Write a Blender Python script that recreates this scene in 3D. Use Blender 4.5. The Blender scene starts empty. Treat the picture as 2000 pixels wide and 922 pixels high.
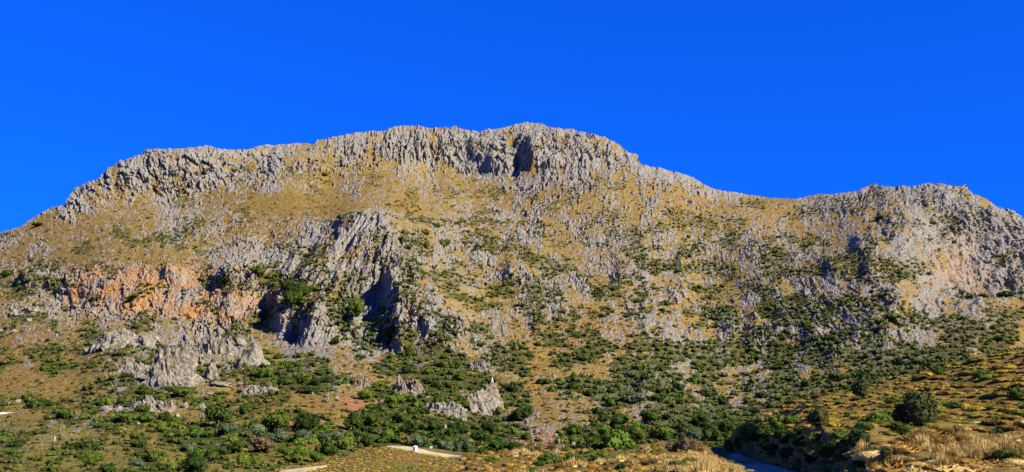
import bpy, math, random
import numpy as np
from mathutils import Vector, Matrix, Euler

random.seed(7)
RNG = np.random.default_rng(11)
SC = bpy.context.scene
COL = SC.collection

# ------------------------------------------------------------------ camera, sky, sun, exposure
F = 2144.0                      # focal length in photo pixels (photo 2000 x 922)
PITCH = math.atan2(860 - 461, F)
EYE = 1.7
cam_d = bpy.data.cameras.new("camera")
cam = bpy.data.objects.new("camera", cam_d)
COL.objects.link(cam)
cam.location = (0, 0, EYE)
cam.rotation_euler = (math.pi / 2 + PITCH, 0, 0)
cam_d.sensor_width = 36.0
cam_d.lens = 36.0 * F / 2000.0
cam_d.clip_start = 0.5
cam_d.clip_end = 20000
SC.camera = cam

SUN_ELEV = math.radians(33)
SUN_AZ = math.radians(122)       # clockwise from the viewing direction (+Y): from the right
world = bpy.data.worlds.new("World")
SC.world = world
world.use_nodes = True
wn = world.node_tree
wn.nodes.clear()
sky = wn.nodes.new("ShaderNodeTexSky")
sky.sky_type = 'NISHITA'
sky.sun_disc = False
sky.sun_elevation = SUN_ELEV
sky.sun_rotation = SUN_AZ
sky.altitude = 600
sky.air_density = 1.0
sky.dust_density = 0.0
sky.ozone_density = 3.0
tint = wn.nodes.new("ShaderNodeMix")
tint.data_type = 'RGBA'
tint.blend_type = 'MULTIPLY'
tint.inputs[0].default_value = 1.0
SKY_TINT = (0.020, 0.415, 2.05, 1)
tint.inputs[7].default_value = SKY_TINT
bg = wn.nodes.new("ShaderNodeBackground")
bg.inputs[1].default_value = 0.0635
wo = wn.nodes.new("ShaderNodeOutputWorld")
gam = wn.nodes.new("ShaderNodeGamma")
gam.inputs[1].default_value = 0.7
wn.links.new(sky.outputs[0], gam.inputs[0])
wn.links.new(gam.outputs[0], tint.inputs[6])
wn.links.new(tint.outputs[2], bg.inputs[0])
wn.links.new(bg.outputs[0], wo.inputs[0])

sun_d = bpy.data.lights.new("sun", 'SUN')
sun_d.energy = 5.0
sun_d.angle = math.radians(0.5)
sun_d.color = (1.0, 0.915, 0.74)
sun = bpy.data.objects.new("sun", sun_d)
COL.objects.link(sun)
SUNV = Vector((math.sin(SUN_AZ) * math.cos(SUN_ELEV), math.cos(SUN_AZ) * math.cos(SUN_ELEV), math.sin(SUN_ELEV)))
sun.rotation_euler = SUNV.to_track_quat('Z', 'Y').to_euler()
sun.location = (200, 0, 200)

SC.view_settings.view_transform = 'Standard'
SC.view_settings.look = 'None'
SC.view_settings.gamma = 1.0
SC.view_settings.use_curve_mapping = False
SC.view_settings.exposure = 1.42
SC.cycles.max_bounces = 4
SC.cycles.diffuse_bounces = 2
SC.cycles.transparent_max_bounces = 4

# ------------------------------------------------------------------ helpers: pixels, noise
CP, SP = math.cos(PITCH), math.sin(PITCH)


def at(u, v, D):
    """photo pixel + forward distance (metres) -> world point(s)"""
    u = np.asarray(u, float); v = np.asarray(v, float); D = np.asarray(D, float)
    xc = (u - 1000) / F
    yc = (461 - v) / F
    ry = CP - yc * SP
    rz = SP + yc * CP
    k = D / ry
    return np.stack([xc * k, D + 0 * k, EYE + rz * k], -1)


def z_of(v, D):
    yc = (461 - v) / F
    return EYE + (SP + yc * CP) / (CP - yc * SP) * D


_perm = np.random.default_rng(3).permutation(4096).astype(np.int32)
_g2 = np.stack([np.cos(np.arange(4096) * 2.399963), np.sin(np.arange(4096) * 2.399963)], -1).astype(np.float32)


def perlin(x, y, seed=0):
    x = np.asarray(x, np.float32); y = np.asarray(y, np.float32)
    xi = np.floor(x).astype(np.int32); yi = np.floor(y).astype(np.int32)
    fx = x - xi; fy = y - yi
    ux = fx * fx * fx * (fx * (fx * 6 - 15) + 10); uy = fy * fy * fy * (fy * (fy * 6 - 15) + 10)

    def g(ix, iy, dx, dy):
        h = _perm[(_perm[(ix + seed * 131) & 4095] + iy) & 4095]
        gg = _g2[h]
        return gg[..., 0] * dx + gg[..., 1] * dy
    a = g(xi, yi, fx, fy); b = g(xi + 1, yi, fx - 1, fy)
    c = g(xi, yi + 1, fx, fy - 1); d = g(xi + 1, yi + 1, fx - 1, fy - 1)
    return (a + (b - a) * ux) * (1 - uy) + (c + (d - c) * ux) * uy     # about -0.7..0.7


def fbm(x, y, oct=4, seed=0, gain=0.5):
    s = 0; a = 1.0
    for i in range(oct):
        s = s + a * perlin(x * 2 ** i, y * 2 ** i, seed + i)
        a *= gain
    return s


def ridged(x, y, seed=0):
    return 1 - np.abs(perlin(x, y, seed)) * 2.2


def sstep(a, b, x):
    t = np.clip((x - a) / (b - a), 0, 1)
    return t * t * (3 - 2 * t)


def cells(x, y, seed=0):
    """cellular noise: distance to nearest and to second nearest site, two random numbers of the cell, offset to its site"""
    xi = np.floor(x).astype(np.int32); yi = np.floor(y).astype(np.int32)
    f1 = np.full(x.shape, 9., np.float32); f2 = f1.copy()
    r1 = np.zeros(x.shape, np.float32); r2 = r1.copy(); ox = r1.copy(); oy = r1.copy()
    for dj in (-1, 0, 1):
        for di in (-1, 0, 1):
            h = _perm[(_perm[(xi + di + seed * 77) & 4095] + yi + dj) & 4095]
            h2 = _perm[(h + 1001) & 4095]
            dx = (xi + di + h / 4096.0) - x; dy = (yi + dj + h2 / 4096.0) - y
            d = np.sqrt(dx * dx + dy * dy)
            near = d < f1
            f2 = np.where(near, f1, np.minimum(f2, d))
            f1 = np.where(near, d, f1)
            ox = np.where(near, dx, ox); oy = np.where(near, dy, oy)
            h3 = _perm[(h2 + 517) & 4095]
            r1 = np.where(near, h3 / 4096.0, r1)
            r2 = np.where(near, _perm[(h3 + 91) & 4095] / 4096.0, r2)
    return f1, f2, r1, r2, ox, oy


def uniformize(n):
    """monotone map of noise to 0..1 uniform"""
    s = np.sort(n.ravel()[::37])
    return np.searchsorted(s, n.ravel()).reshape(n.shape) / len(s)


# ------------------------------------------------------------------ painted maps of what grows where (50 px cells)
def parse(rows):
    return np.array([[int(c) for c in r.replace(" ", "")] for r in rows], float) / 9.0


ROCK = parse([   # rows v = 250, 300 ... 900, columns u = 25, 75 ... 1975
    "9999999999 9999888888 9999999999 9999999999",
    "9999998888 7777788888 9888899999 9999999999",
    "9998888875 5644234345 6655567788 9999999999",
    "8886324431 0001111234 6555566543 4566777888",
    "5432235555 6577864445 6555443344 4435667899",
    "2311234345 6666885666 5433333445 5656778999",
    "3679999999 7688996556 6466756534 6665568999",
    "5569999999 8666998433 5534655546 7777887743",
    "2223574788 3899999854 4333334567 6777754321",
    "1111468754 1221346433 1133223346 5664443321",
    "1111466543 1113443222 1234444445 4434332211",
    "1113431111 0001133231 3233344554 4433221111",
    "1111000000 0000001112 3300012220 0000000000",
    "0000000000 0000000000 0000000000 0000000000"])
SHRUB = parse([
    "0000000000 0000000000 0000000000 0000000000",
    "0000001000 1111111111 1111110000 0000000000",
    "1111111111 0111110101 1111111111 1111111111",
    "2100000111 0111111211 1211111111 2333212111",
    "3212233322 1222225544 4222333433 4442432111",
    "2111112221 2222225443 4323334334 3334421112",
    "3322111212 3443213333 3322233343 3335431111",
    "2211110011 3543221245 4545234233 3432222334",
    "2333231122 0102431234 2323233344 3433444344",
    "2332255233 4421443575 4243455454 5365666665",
    "2323555554 6664443663 3156555555 6666655555",
    "2232244325 2113686647 4245356666 7776655555",
    "2223444566 5566699998 5364888997 7777777777",
    "3333443333 3333323322 2222233333 3333333333"])


def sample(grid, u, v, u0=25., v0=250., du=50., dv=50.):
    x = np.clip((u - u0) / du, 0, grid.shape[1] - 1.001); y = np.clip((v - v0) / dv, 0, grid.shape[0] - 1.001)
    xi = x.astype(int); yi = y.astype(int)
    fx = x - xi; fy = y - yi
    fx = fx * fx * (3 - 2 * fx); fy = fy * fy * (3 - 2 * fy)
    return (grid[yi, xi] * (1 - fx) + grid[yi, xi + 1] * fx) * (1 - fy) + (grid[yi + 1, xi] * (1 - fx) + grid[yi + 1, xi + 1] * fx) * fy


CG = 6.0   # coarse grid step of polygon masks
cgu, cgv = np.meshgrid(np.arange(-300, 2301, CG), np.arange(200, 981, CG))


def poly_mask(poly, feather):
    """soft mask of a polygon, 1 inside"""
    P = np.array(poly, float)
    inside = np.zeros(cgu.shape, bool)
    dist = np.full(cgu.shape, 1e9)
    n = len(P)
    for i in range(n):
        x1, y1 = P[i]; x2, y2 = P[(i + 1) % n]
        c = ((y1 > cgv) != (y2 > cgv)) & (cgu < (x2 - x1) * (cgv - y1) / ((y2 - y1) or 1e-9) + x1)
        inside ^= c
        L = (x2 - x1) ** 2 + (y2 - y1) ** 2
        t = np.clip(((cgu - x1) * (x2 - x1) + (cgv - y1) * (y2 - y1)) / L, 0, 1)
        dist = np.minimum(dist, np.hypot(cgu - x1 - t * (x2 - x1), cgv - y1 - t * (y2 - y1)))
    sd = np.where(inside, dist, -dist)
    return sstep(-feather, feather, sd)


def csample(m, u, v):
    return sample(m, np.clip(u, -300, 2299), np.clip(v, 200, 979), -300., 200., CG, CG)


SKYLINE = np.array([(-400, 600), (-100, 500), (0, 452), (40, 440), (75, 415), (100, 402), (125, 395), (145, 365), (190, 348), (205, 330), (235, 312),
    (265, 300), (285, 290), (330, 288), (385, 285), (405, 280), (430, 289), (480, 290), (500, 283), (560, 280), (600, 277), (615, 281),
    (620, 272), (660, 264), (700, 257), (740, 254), (770, 247), (800, 242), (840, 247), (870, 247), (890, 246), (905, 253), (940, 255),
    (965, 251), (985, 248), (1000, 243), (1030, 237), (1055, 240), (1080, 249), (1120, 249), (1140, 260), (1180, 265), (1200, 275),
    (1215, 285), (1225, 295), (1245, 300), (1252, 318), (1290, 328), (1330, 338), (1355, 345), (1380, 362), (1410, 370), (1450, 376),
    (1500, 383), (1555, 385), (1600, 375), (1625, 376), (1675, 372), (1700, 358), (1715, 357), (1730, 362), (1780, 362), (1815, 357),
    (1830, 355), (1860, 362), (1885, 362), (1900, 378), (1920, 383), (1950, 402), (1985, 415), (2000, 430), (2100, 480), (2400, 600)], float)

# ------------------------------------------------------------------ the mountain
VB = 950.0
NU, NV = 1480, 462
U1 = np.linspace(-230, 2230, NU)
VS = np.interp(U1, SKYLINE[:, 0], SKYLINE[:, 1]) + 3
T1 = np.linspace(0, 1, NV)          # 0 skyline, 1 valley
UU = np.repeat(U1[None, :], NV, 0)
VV = VS[None, :] + (VB - VS[None, :]) * T1[:, None]

# steepness: depth gained per pixel of height (small = cliff)
CLIFFS = [([(70, 560), (170, 520), (300, 500), (420, 505), (535, 505), (535, 650), (400, 640), (330, 622), (200, 612), (80, 585)], 16, 0.32),
          ([(530, 570), (600, 520), (700, 430), (750, 430), (830, 590), (900, 640), (880, 700), (700, 690), (600, 690), (540, 640)], 22, 0.26),
          ([(130, 400), (290, 285), (500, 285), (560, 300), (400, 375), (230, 395)], 14, 0.35),
          ([(600, 280), (800, 235), (1000, 240), (980, 320), (700, 345), (600, 360)], 14, 0.4),
          ([(1000, 230), (1140, 250), (1240, 300), (1200, 330), (1080, 345), (1010, 340)], 16, 0.6),
          ([(1790, 350), (1900, 360), (2100, 460), (2100, 570), (1850, 560), (1780, 500)], 16, 0.25),
          ([(1600, 520), (1750, 500), (1850, 580), (1800, 650), (1650, 690), (1450, 700), (1430, 560)], 25, 0.45),
          ([(900, 760), (985, 760), (990, 800), (900, 810)], 10, 0.6)]
BENCHES = [([(380, 370), (700, 355), (960, 380), (900, 420), (600, 420), (420, 440), (200, 440)], 30, 1.25),
           ([(430, 770), (680, 770), (650, 810), (430, 810)], 20, 1.7),
           ([(1420, 380), (1560, 385), (1560, 400), (1400, 400)], 20, 1.8),
           ([(500, 650), (720, 690), (880, 705), (860, 730), (500, 720)], 14, 1.8),
           ([(60, 605), (330, 640), (500, 650), (480, 670), (60, 640)], 14, 1.6)]
w = np.ones(cgu.shape)
for p, fe, k in CLIFFS + BENCHES:
    m = poly_mask(p, fe)
    w *= (1 - m) + m * k
gv = np.arange(190., 961., 2.)
gu, gvv = np.meshgrid(U1, gv)
base_w = np.interp(gvv, [240, 400, 600, 700, 850, 950], [0.9, 1.0, 0.9, 0.9, 1.5, 2.6])
Wt = csample(w, gu, gvv) * base_w
DSKY = np.interp(U1, [-230, 0, 300, 800, 1050, 1250, 1500, 1700, 1850, 2000, 2230], [820, 850, 930, 1060, 1050, 1000, 1000, 930, 890, 890, 920])
DBOT = np.interp(U1, [-230, 0, 500, 1000, 1500, 2230], [150, 150, 165, 190, 190, 170])


def boxblur(a, n, k=3):
    for _ in range(k):
        c = np.cumsum(np.pad(a, ((0, 0), (n, n)), mode='edge'), 1)
        c = np.pad(c, ((0, 0), (1, 0)))
        a = (c[:, 2 * n + 1:] - c[:, :-2 * n - 1]) / (2 * n + 1)
    return a


VS2 = boxblur(VS[None, :], 30)[0]
cum = np.cumsum(Wt[::-1], 0)[::-1]
ci = np.clip(np.round((VS2 - gv[0]) / 2).astype(int), 0, len(gv) - 1)
cum = cum / cum[ci, np.arange(NU)][None, :]
# the depth along v = 700 does not depend on the cliffs above it
cb = np.cumsum(base_w[::-1], 0)[::-1]
cb = cb / cb[ci, np.arange(NU)][None, :]
pin = int((700 - gv[0]) / 2)
p0, pb = cum[pin][None, :], cb[pin][None, :]
cum = np.where(gvv > 700, cum * pb / p0, pb + (cum - p0) * (1 - pb) / (1 - p0))
LDg = boxblur(np.log(DBOT)[None, :] + (np.log(DSKY) - np.log(DBOT))[None, :] * cum, 22)
LD = np.stack([np.interp(VV[:, i], gv, LDg[:, i]) for i in range(NU)], 1)
DD = np.exp(LD)
PX = DD / F            # metres per photo pixel at each grid point

# ---- masks
warp_u = UU + 22 * perlin(UU / 55, VV / 55, 40) + 9 * perlin(UU / 19, VV / 19, 41)
warp_v = VV + 22 * perlin(UU / 55, VV / 55, 42) + 9 * perlin(UU / 19, VV / 19, 43)
R = sample(ROCK, warp_u, warp_v)
TILT = np.interp(UU, [0, 350, 560, 720, 880, 1000, 1500, 2000], [0.15, 0.2, 0.55, 0.55, -0.35, -0.15, -0.25, -0.6])
su = UU + TILT * np.clip(VV - 600, -200, 110)
cw_u = su + 3.0 * perlin(UU / 14, VV / 14, 44) + 1.5 * perlin(UU / 6, VV / 6, 45); cw_v = 600 + (VV - 600) * np.interp(UU, [900, 1060, 1720, 1900], [1, 0.78, 0.78, 0.95]) + 4 * perlin(UU / 14, VV / 14, 46)
CA = cells(cw_u / 17, cw_v / 19, 1)
CZ = cells(cw_u / 40, cw_v / 30, 6)
CB = cells(cw_u / 7.6, cw_v / 8.6, 2)
CC = cells(cw_u / 4.0, cw_v / 4.4, 3)
cr = sstep(0.35, 0.72, R) * 0.65 + 0.42      # big outcrops where rock is dense, loose stones where it is sparse
n_rock = (cr * (0.8 * perlin(su / 46, VV / 60, 50) + 0.6 * perlin(su / 20, VV / 20, 51) + 0.28 * (CA[2] - .5))
          + 0.6 * perlin(su / 9, VV / 9, 52) + 0.40 * (CB[2] - .5) + 0.50 * (CC[2] - .5) + 0.6 * perlin(su / 4.6, VV / 4.6, 53)
          + 0.45 * perlin(su / 150, VV / 90, 54))
n_rock = uniformize(n_rock)
Rn = np.clip(R * 0.97, 0, 1)
rock_margin = Rn - n_rock
rock = sstep(-0.05, 0.06, rock_margin)

orange_m = poly_mask([(120, 590), (140, 545), (190, 522), (300, 508), (420, 515), (425, 560), (500, 590), (480, 632), (395, 632), (330, 620), (170, 612)], 24)
orange_m2 = poly_mask([(1790, 540), (1850, 475), (1900, 490), (1930, 540), (1890, 565), (1830, 560)], 22)
red_m = poly_mask([(662, 778), (690, 775), (760, 798), (740, 806), (690, 802), (665, 795)], 6)
red_m2 = poly_mask([(1015, 840), (1045, 835), (1110, 870), (1050, 885), (1010, 870)], 10)
earth_m = poly_mask([(565, 862), (600, 858), (650, 862), (690, 866), (680, 876), (560, 876)], 6)
earth_m2 = poly_mask([(555, 815), (590, 812), (585, 840), (560, 845)], 5)
scree_m = poly_mask([(1000, 330), (1060, 350), (1110, 335), (1070, 375), (1010, 370)], 12)
scree_m2 = poly_mask([(540, 665), (580, 680), (660, 692), (640, 715), (560, 705)], 10)
green_m = np.clip(poly_mask([(-300, 830), (380, 800), (560, 830), (1000, 840), (1000, 980), (-300, 980)], 40) * 0.9, 0, 1)
orange = np.clip(csample(orange_m, warp_u, warp_v) + 0.42 * csample(orange_m2, warp_u, warp_v), 0, 1)
scree = np.clip(csample(scree_m, warp_u, warp_v) + csample(scree_m2, warp_u, warp_v), 0, 1)
redearth = np.clip(csample(red_m, UU, VV) + 0.7 * csample(red_m2, warp_u, warp_v) + 0.6 * csample(earth_m, UU, VV) + 0.5 * csample(earth_m2, UU, VV), 0, 1)
green = csample(green_m, warp_u, warp_v)

# ---- relief, in photo pixels, scaled by distance
rel = 26 * perlin(UU / 240, VV / 240, 60) + 14 * perlin(su / 110, VV / 130, 61)
rsoft = np.clip(R * 1.3 - 0.15, 0, 1)
for (lx, ly, amp, sd) in [(70, 90, 11, 62), (34, 40, 6.5, 63)]:
    rel += (0.5 + 1.1 * sstep(0.6, 0.9, R)) * rsoft * (1 - 0.75 * np.clip(orange, 0, 1)) * amp * (ridged(su / lx, VV / ly, sd) - 0.5)
rsm = np.zeros_like(rel)
dense = sstep(0.5, 0.85, R)
crag = csample(poly_mask([(520, 520), (600, 470), (690, 425), (755, 428), (800, 520), (850, 610), (880, 690), (780, 700), (560, 690), (510, 600)], 18), UU, VV)
cliff_r = csample(poly_mask([(1600, 500), (1780, 375), (1900, 370), (2000, 440), (2300, 540), (2300, 600), (1990, 565), (1850, 565), (1750, 640), (1640, 690), (1560, 690), (1560, 570)], 25), UU, VV)
fins = csample(poly_mask([(1290, 530), (1420, 510), (1560, 560), (1560, 690), (1500, 740), (1400, 730), (1180, 660), (1190, 560)], 40), UU, VV) * 0.8
summit = csample(poly_mask([(580, 270), (760, 235), (1040, 225), (1260, 290), (1380, 350), (1400, 390), (1200, 345), (980, 335), (740, 345), (600, 360)], 14), UU, VV) * 0.7
slabby = np.clip(crag + cliff_r + fins + summit, 0, 1)
dense = dense * (1 - 0.7 * slabby)
rsm += dense * (9 * (CZ[2] - .5) + 16 * (CZ[4] * np.sign(CZ[3] - .35) * .8 + CZ[5] * (CZ[2] - .3)) - 4 * (1 - sstep(0, 0.12, CZ[1] - CZ[0])))
bed = VV + 0.25 * (UU - 1000) * np.where(UU > 1200, 1, -0.4) + 16 * perlin(UU / 120, VV / 80, 58)
rsm += crag * (1 - 0.0) * 0
ss = UU * 0.86 + VV * 0.50 + 10 * perlin(UU / 40, VV / 40, 74); tt = VV * 0.86 - UU * 0.50
s2 = UU * 0.92 - VV * 0.38 + 8 * perlin(UU / 40, VV / 40, 75); t2 = VV * 0.92 + UU * 0.38
side = sstep(-14, 14, UU - np.interp(VV, [432, 500, 560, 620, 695], [742, 778, 803, 834, 864]))
slab = lambda p, q: (14 * (ridged(p / 30, q / 150, 76) - .5) + 9 * (ridged(p / 14, q / 80, 77) - .5) + 4 * (ridged(p / 7, q / 34, 78) - .5))
s3 = UU * 0.82 - VV * 0.57 + 12 * perlin(UU / 50, VV / 50, 85); t3 = VV * 0.82 + UU * 0.57
rsm += cliff_r * slab(s3 * 0.85, t3) * 1.1 + fins * slab(s2 * 1.15 + 4, t2 * 1.4) * 0.9 + summit * slab(s3 * 0.8 + 300, t3 * 2.2) * 0.9
rsm += crag * 1.15 * (slab(ss, tt) * (1 - side) + slab(s2, t2) * side)
rsm += dense * 4.5 * (ridged(UU / 90, bed / 13, 59) - 0.45)
for cell, a_h, a_t, a_c in ((CA, 4.5, 7.0, 3.5), (CB, 4.0, 5.5, 3.0), (CC, 2.6, 3.6, 1.8)):
    f1, f2, r1, r2, ox, oy = cell
    ang = r1 * 40
    if cell is CA: a_h, a_t, a_c = [k_ * (0.8 + 0.9 * sstep(0.6, 0.9, R)) for k_ in (a_h, a_t, a_c)]
    a_h, a_t, a_c = [k_ * (1 - 0.55 * slabby) for k_ in (a_h, a_t, a_c)]
    rsm += a_h * (r2 - 0.4) + a_t * (ox * np.sign(r1 - .35) + 0.5 * oy * np.cos(ang)) - a_c * (1 - sstep(0, 0.22, f2 - f1))
for (lx, ly, amp, sd) in [(7.5, 11, 2.2, 65), (3.8, 5, 1.6, 66)]:
    rsm += amp * (ridged(su / lx, VV / ly, sd) - 0.4)
smooth_rock = np.clip(orange * 0.72, 0, 1)
rsm = rock * (rsm * (1 - smooth_rock) + np.clip(rock_margin, 0, 0.5) * 5) * (0.40 + 0.60 * rsoft)
rsm += (1 - rock) * (1.6 * perlin(UU / 9, VV / 6, 67) + 1.0 * perlin(UU / 4.5, VV / 3.2, 68))


def knob(u, v, wl, wr, wv, amp, lean=0.0):
    """a rise with its own left and right widths (a sharp left side is a wall that faces left)"""
    global rel
    du = UU - u - lean * (VV - v) + 6 * perlin(VV / 11, UU / 30, 70) + 3 * perlin(VV / 5, UU / 12, 72); dv = VV - v
    a = np.where(du < 0, np.exp(-(du / wl) ** 2), np.exp(-(du / wr) ** 2))
    rel += amp * a * np.exp(-(dv / wv) ** 2)


def ridge_line(pts, amp, wl, wr, fade=40):
    global rel
    P = np.array(pts, float)
    cu = np.interp(VV, P[:, 1], P[:, 0])
    du = UU - cu + 8 * perlin(UU / 30, VV / 22, 71)
    a = np.where(du < 0, np.exp(-np.abs(du / wl) ** 1.5), np.exp(-np.abs(du / wr) ** 1.3))
    rel += amp * a * sstep(P[0, 1] - fade * .6, P[0, 1] + fade * .4, VV) * (1 - sstep(P[-1, 1] - fade * .3, P[-1, 1] + fade * .3, VV))


ridge_line([(735, 432), (775, 500), (800, 560), (832, 620), (862, 695)], 34, 75, 140)
ridge_line([(735, 470), (690, 545), (640, 600), (600, 680)], 20, 34, 44)
ridge_line([(700, 430), (660, 480), (615, 540), (590, 600)], 12, 22, 40)
ridge_line([(660, 550), (625, 620), (600, 690)], 12, 22, 40)
ridge_line([(765, 560), (750, 620), (752, 650)], 30, 12, 22, 24)
ridge_line([(790, 590), (782, 640), (785, 690)], 34, 12, 22, 24)
ridge_line([(540, 560), (545, 600), (545, 640)], 20, 14, 34, 30)
ridge_line([(422, 510), (430, 560), (440, 630)], 12, 22, 60, 24)
ridge_line([(1036, 232), (1032, 270), (1040, 335)], 28, 18, 60, 20)
ridge_line([(960, 240), (955, 290), (970, 330)], 30, 60, 30, 20)
for k in [(1236, 308, 16, 30, 18, 34), (1200, 290, 8, 26, 14, 20), (1332, 343, 9, 24, 12, 22), (1368, 378, 10, 24, 14, 24), (1075, 292, 5, 12, 9, 8),
          (1822, 374, 10, 30, 13, 30), (1884, 420, 14, 36, 20, 30), (1700, 362, 20, 20, 10, 22), (1672, 480, 10, 28, 20, 26), (1618, 522, 10, 30, 16, 24),
          (1845, 465, 10, 24, 18, 18), (1970, 520, 24, 40, 40, 14), (1330, 520, 12, 40, 26, 24), (1212, 545, 10, 40, 30, 24), (1180, 575, 8, 20, 14, 16),
          (1315, 585, 8, 30, 26, 18), (1420, 640, 12, 30, 34, 20), (1465, 655, 10, 34, 40, 24), (1575, 665, 12, 26, 26, 30), (1620, 690, 8, 24, 24, 22),
          (1000, 540, 16, 40, 26, 26), (930, 500, 14, 40, 24, 18), (1050, 640, 10, 24, 22, 18), (1660, 650, 12, 40, 26, 24), (1255, 760, 10, 24, 24, 20),
          (330, 535, 8, 26, 16, 20), (300, 300, 10, 30, 9, 18), (55, 548, 10, 24, 14, 26), (620, 285, 6, 40, 12, 16), (890, 253, 8, 30, 8, 14),
          (700, 640, 10, 18, 18, 20), (1750, 570, 14, 40, 30, 26), (450, 560, 10, 26, 40, 16), (1690, 530, 12, 30, 22, 22), (1520, 640, 12, 30, 34, 20)]:
    knob(*k[:5], k[5] * (0.62 if k[0] > 1300 else 0.9))
knob(512, 606, 9, 10, 22, -16)
knob(578, 655, 14, 14, 20, -18)
knob(745, 590, 14, 14, 50, -30)
knob(998, 266, 8, 8, 20, -14)
knob(1014, 315, 10, 8, 22, -14, -0.3)

edge = sstep(0, 0.03, T1)[:, None]
rel = rel * (0.1 + 0.9 * sstep(0, 0.12, T1)[:, None])
OUT = np.array([0, -0.80, 0.42])
MP = at(UU, VV, DD) + (rel * PX)[..., None] * OUT + (rsm * (0.45 + 0.55 * sstep(0.0, 0.07, T1)[:, None]) * PX)[..., None] * np.array([0.12, -0.90, 0.20])
# the back of the mountain, falling away behind the skyline
NB = 10
back = []
top = MP[0]
for k in range(NB, 0, -1):
    q = top.copy()
    q[:, 1] += k * 22
    q[:, 2] -= k * k * 1.6 + k * 2
    q[:, 2] += 4 * perlin(U1 / 30, np.full(NU, k * 3.1), 80) * min(k, 3)
    back.append(q)
ALL = np.concatenate([np.array(back), MP], 0)


def grid_mesh(name, P, smooth=True, attr=None):
    nv, nu = P.shape[:2]
    me = bpy.data.meshes.new(name)
    idx = np.arange(nv * nu).reshape(nv, nu)
    q = np.stack([idx[1:, :-1], idx[1:, 1:], idx[:-1, 1:], idx[:-1, :-1]], -1).reshape(-1, 4)
    me.vertices.add(nv * nu)
    me.vertices.foreach_set("co", P.reshape(-1).astype(np.float32))
    me.loops.add(q.size)
    me.loops.foreach_set("vertex_index", q.reshape(-1).astype(np.int32))
    me.polygons.add(len(q))
    me.polygons.foreach_set("loop_start", (np.arange(len(q)) * 4).astype(np.int32))
    me.polygons.foreach_set("use_smooth", np.full(len(q), smooth))
    if attr is not None:
        a = me.color_attributes.new("mix", 'FLOAT_COLOR', 'POINT')
        a.data.foreach_set("color", attr.reshape(-1).astype(np.float32))
    me.update(calc_edges=True)
    return me


def raw_mesh(name, V, faces, smooth=False):
    """V (n,3); faces (m,k) int array of one arity"""
    me = bpy.data.meshes.new(name)
    V = np.asarray(V); faces = np.asarray(faces)
    me.vertices.add(len(V))
    me.vertices.foreach_set("co", V.reshape(-1).astype(np.float32))
    me.loops.add(faces.size)
    me.loops.foreach_set("vertex_index", faces.reshape(-1).astype(np.int32))
    me.polygons.add(len(faces))
    me.polygons.foreach_set("loop_start", (np.arange(len(faces)) * faces.shape[1]).astype(np.int32))
    me.polygons.foreach_set("use_smooth", np.full(len(faces), smooth))
    me.update(calc_edges=True)
    return me


def link(name, me, mat=None, parent=None, loc=None):
    o = bpy.data.objects.new(name, me)
    COL.objects.link(o)
    if mat is not None:
        if not me.materials:
            me.materials.append(mat)
    if parent is not None:
        o.parent = parent
    if loc is not None:
        o.location = loc
    return o


def tag(o, label=None, cat=None, group=None, kind=None):
    if label: o['label'] = label
    if cat: o['category'] = cat
    if group: o['group'] = group
    if kind: o['kind'] = kind
    return o


# ------------------------------------------------------------------ materials
class NT:
    def __init__(s, name):
        s.m = bpy.data.materials.new(name)
        s.m.use_nodes = True
        s.t = s.m.node_tree
        s.b = s.t.nodes["Principled BSDF"]
        s.b.inputs["Roughness"].default_value = 0.9
        s.b.inputs["Specular IOR Level"].default_value = 0.15
        s.geo = s.t.nodes.new("ShaderNodeNewGeometry")

    def L(s, a, b):
        s.t.links.new(a, b)

    def noise(s, scale, detail=4, rough=0.6, vec=None, dist=0.0, stretch=None):
        n = s.t.nodes.new("ShaderNodeTexNoise")
        n.inputs["Scale"].default_value = scale
        n.inputs["Detail"].default_value = detail
        n.inputs["Roughness"].default_value = rough
        n.inputs["Distortion"].default_value = dist
        src = vec if vec is not None else s.geo.outputs["Position"]
        if stretch:
            mp = s.t.nodes.new("ShaderNodeMapping")
            mp.inputs["Scale"].default_value = stretch
            s.L(src, mp.inputs["Vector"])
            src = mp.outputs[0]
        s.L(src, n.inputs["Vector"])
        return n.outputs["Fac"]

    def ramp(s, fac, stops):
        r = s.t.nodes.new("ShaderNodeValToRGB")
        el = r.color_ramp.elements
        while len(el) > 1: el.remove(el[-1])
        for i, (p, c) in enumerate(stops):
            e = el[0] if i == 0 else el.new(p)
            e.position = p
            e.color = (*c, 1) if len(c) == 3 else c
        s.L(fac, r.inputs[0])
        return r.outputs[0]

    def mix(s, fac, a, b, blend='MIX'):
        n = s.t.nodes.new("ShaderNodeMix")
        n.data_type = 'RGBA'
        n.blend_type = blend
        for sock, val in ((0, fac), (6, a), (7, b)):
            if hasattr(val, "is_output") or hasattr(val, "links"):
                s.L(val, n.inputs[sock])
            elif isinstance(val, (int, float)):
                n.inputs[sock].default_value = val
            else:
                n.inputs[sock].default_value = (*val, 1)
        return n.outputs[2]

    def math(s, op, a, b=0.0):
        n = s.t.nodes.new("ShaderNodeMath")
        n.operation = op
        for i, val in ((0, a), (1, b)):
            if isinstance(val, (int, float)): n.inputs[i].default_value = val
            else: s.L(val, n.inputs[i])
        return n.outputs[0]

    def bump(s, h, dist, strength=1.0, normal=None):
        n = s.t.nodes.new("ShaderNodeBump")
        n.inputs["Strength"].default_value = strength
        n.inputs["Distance"].default_value = dist
        s.L(h, n.inputs["Height"])
        if normal is not None: s.L(normal, n.inputs["Normal"])
        return n.outputs[0]

    def out(s, col, normal=None):
        s.L(col, s.b.inputs["Base Color"])
        if normal is not None: s.L(normal, s.b.inputs["Normal"])
        return s.m


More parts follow.
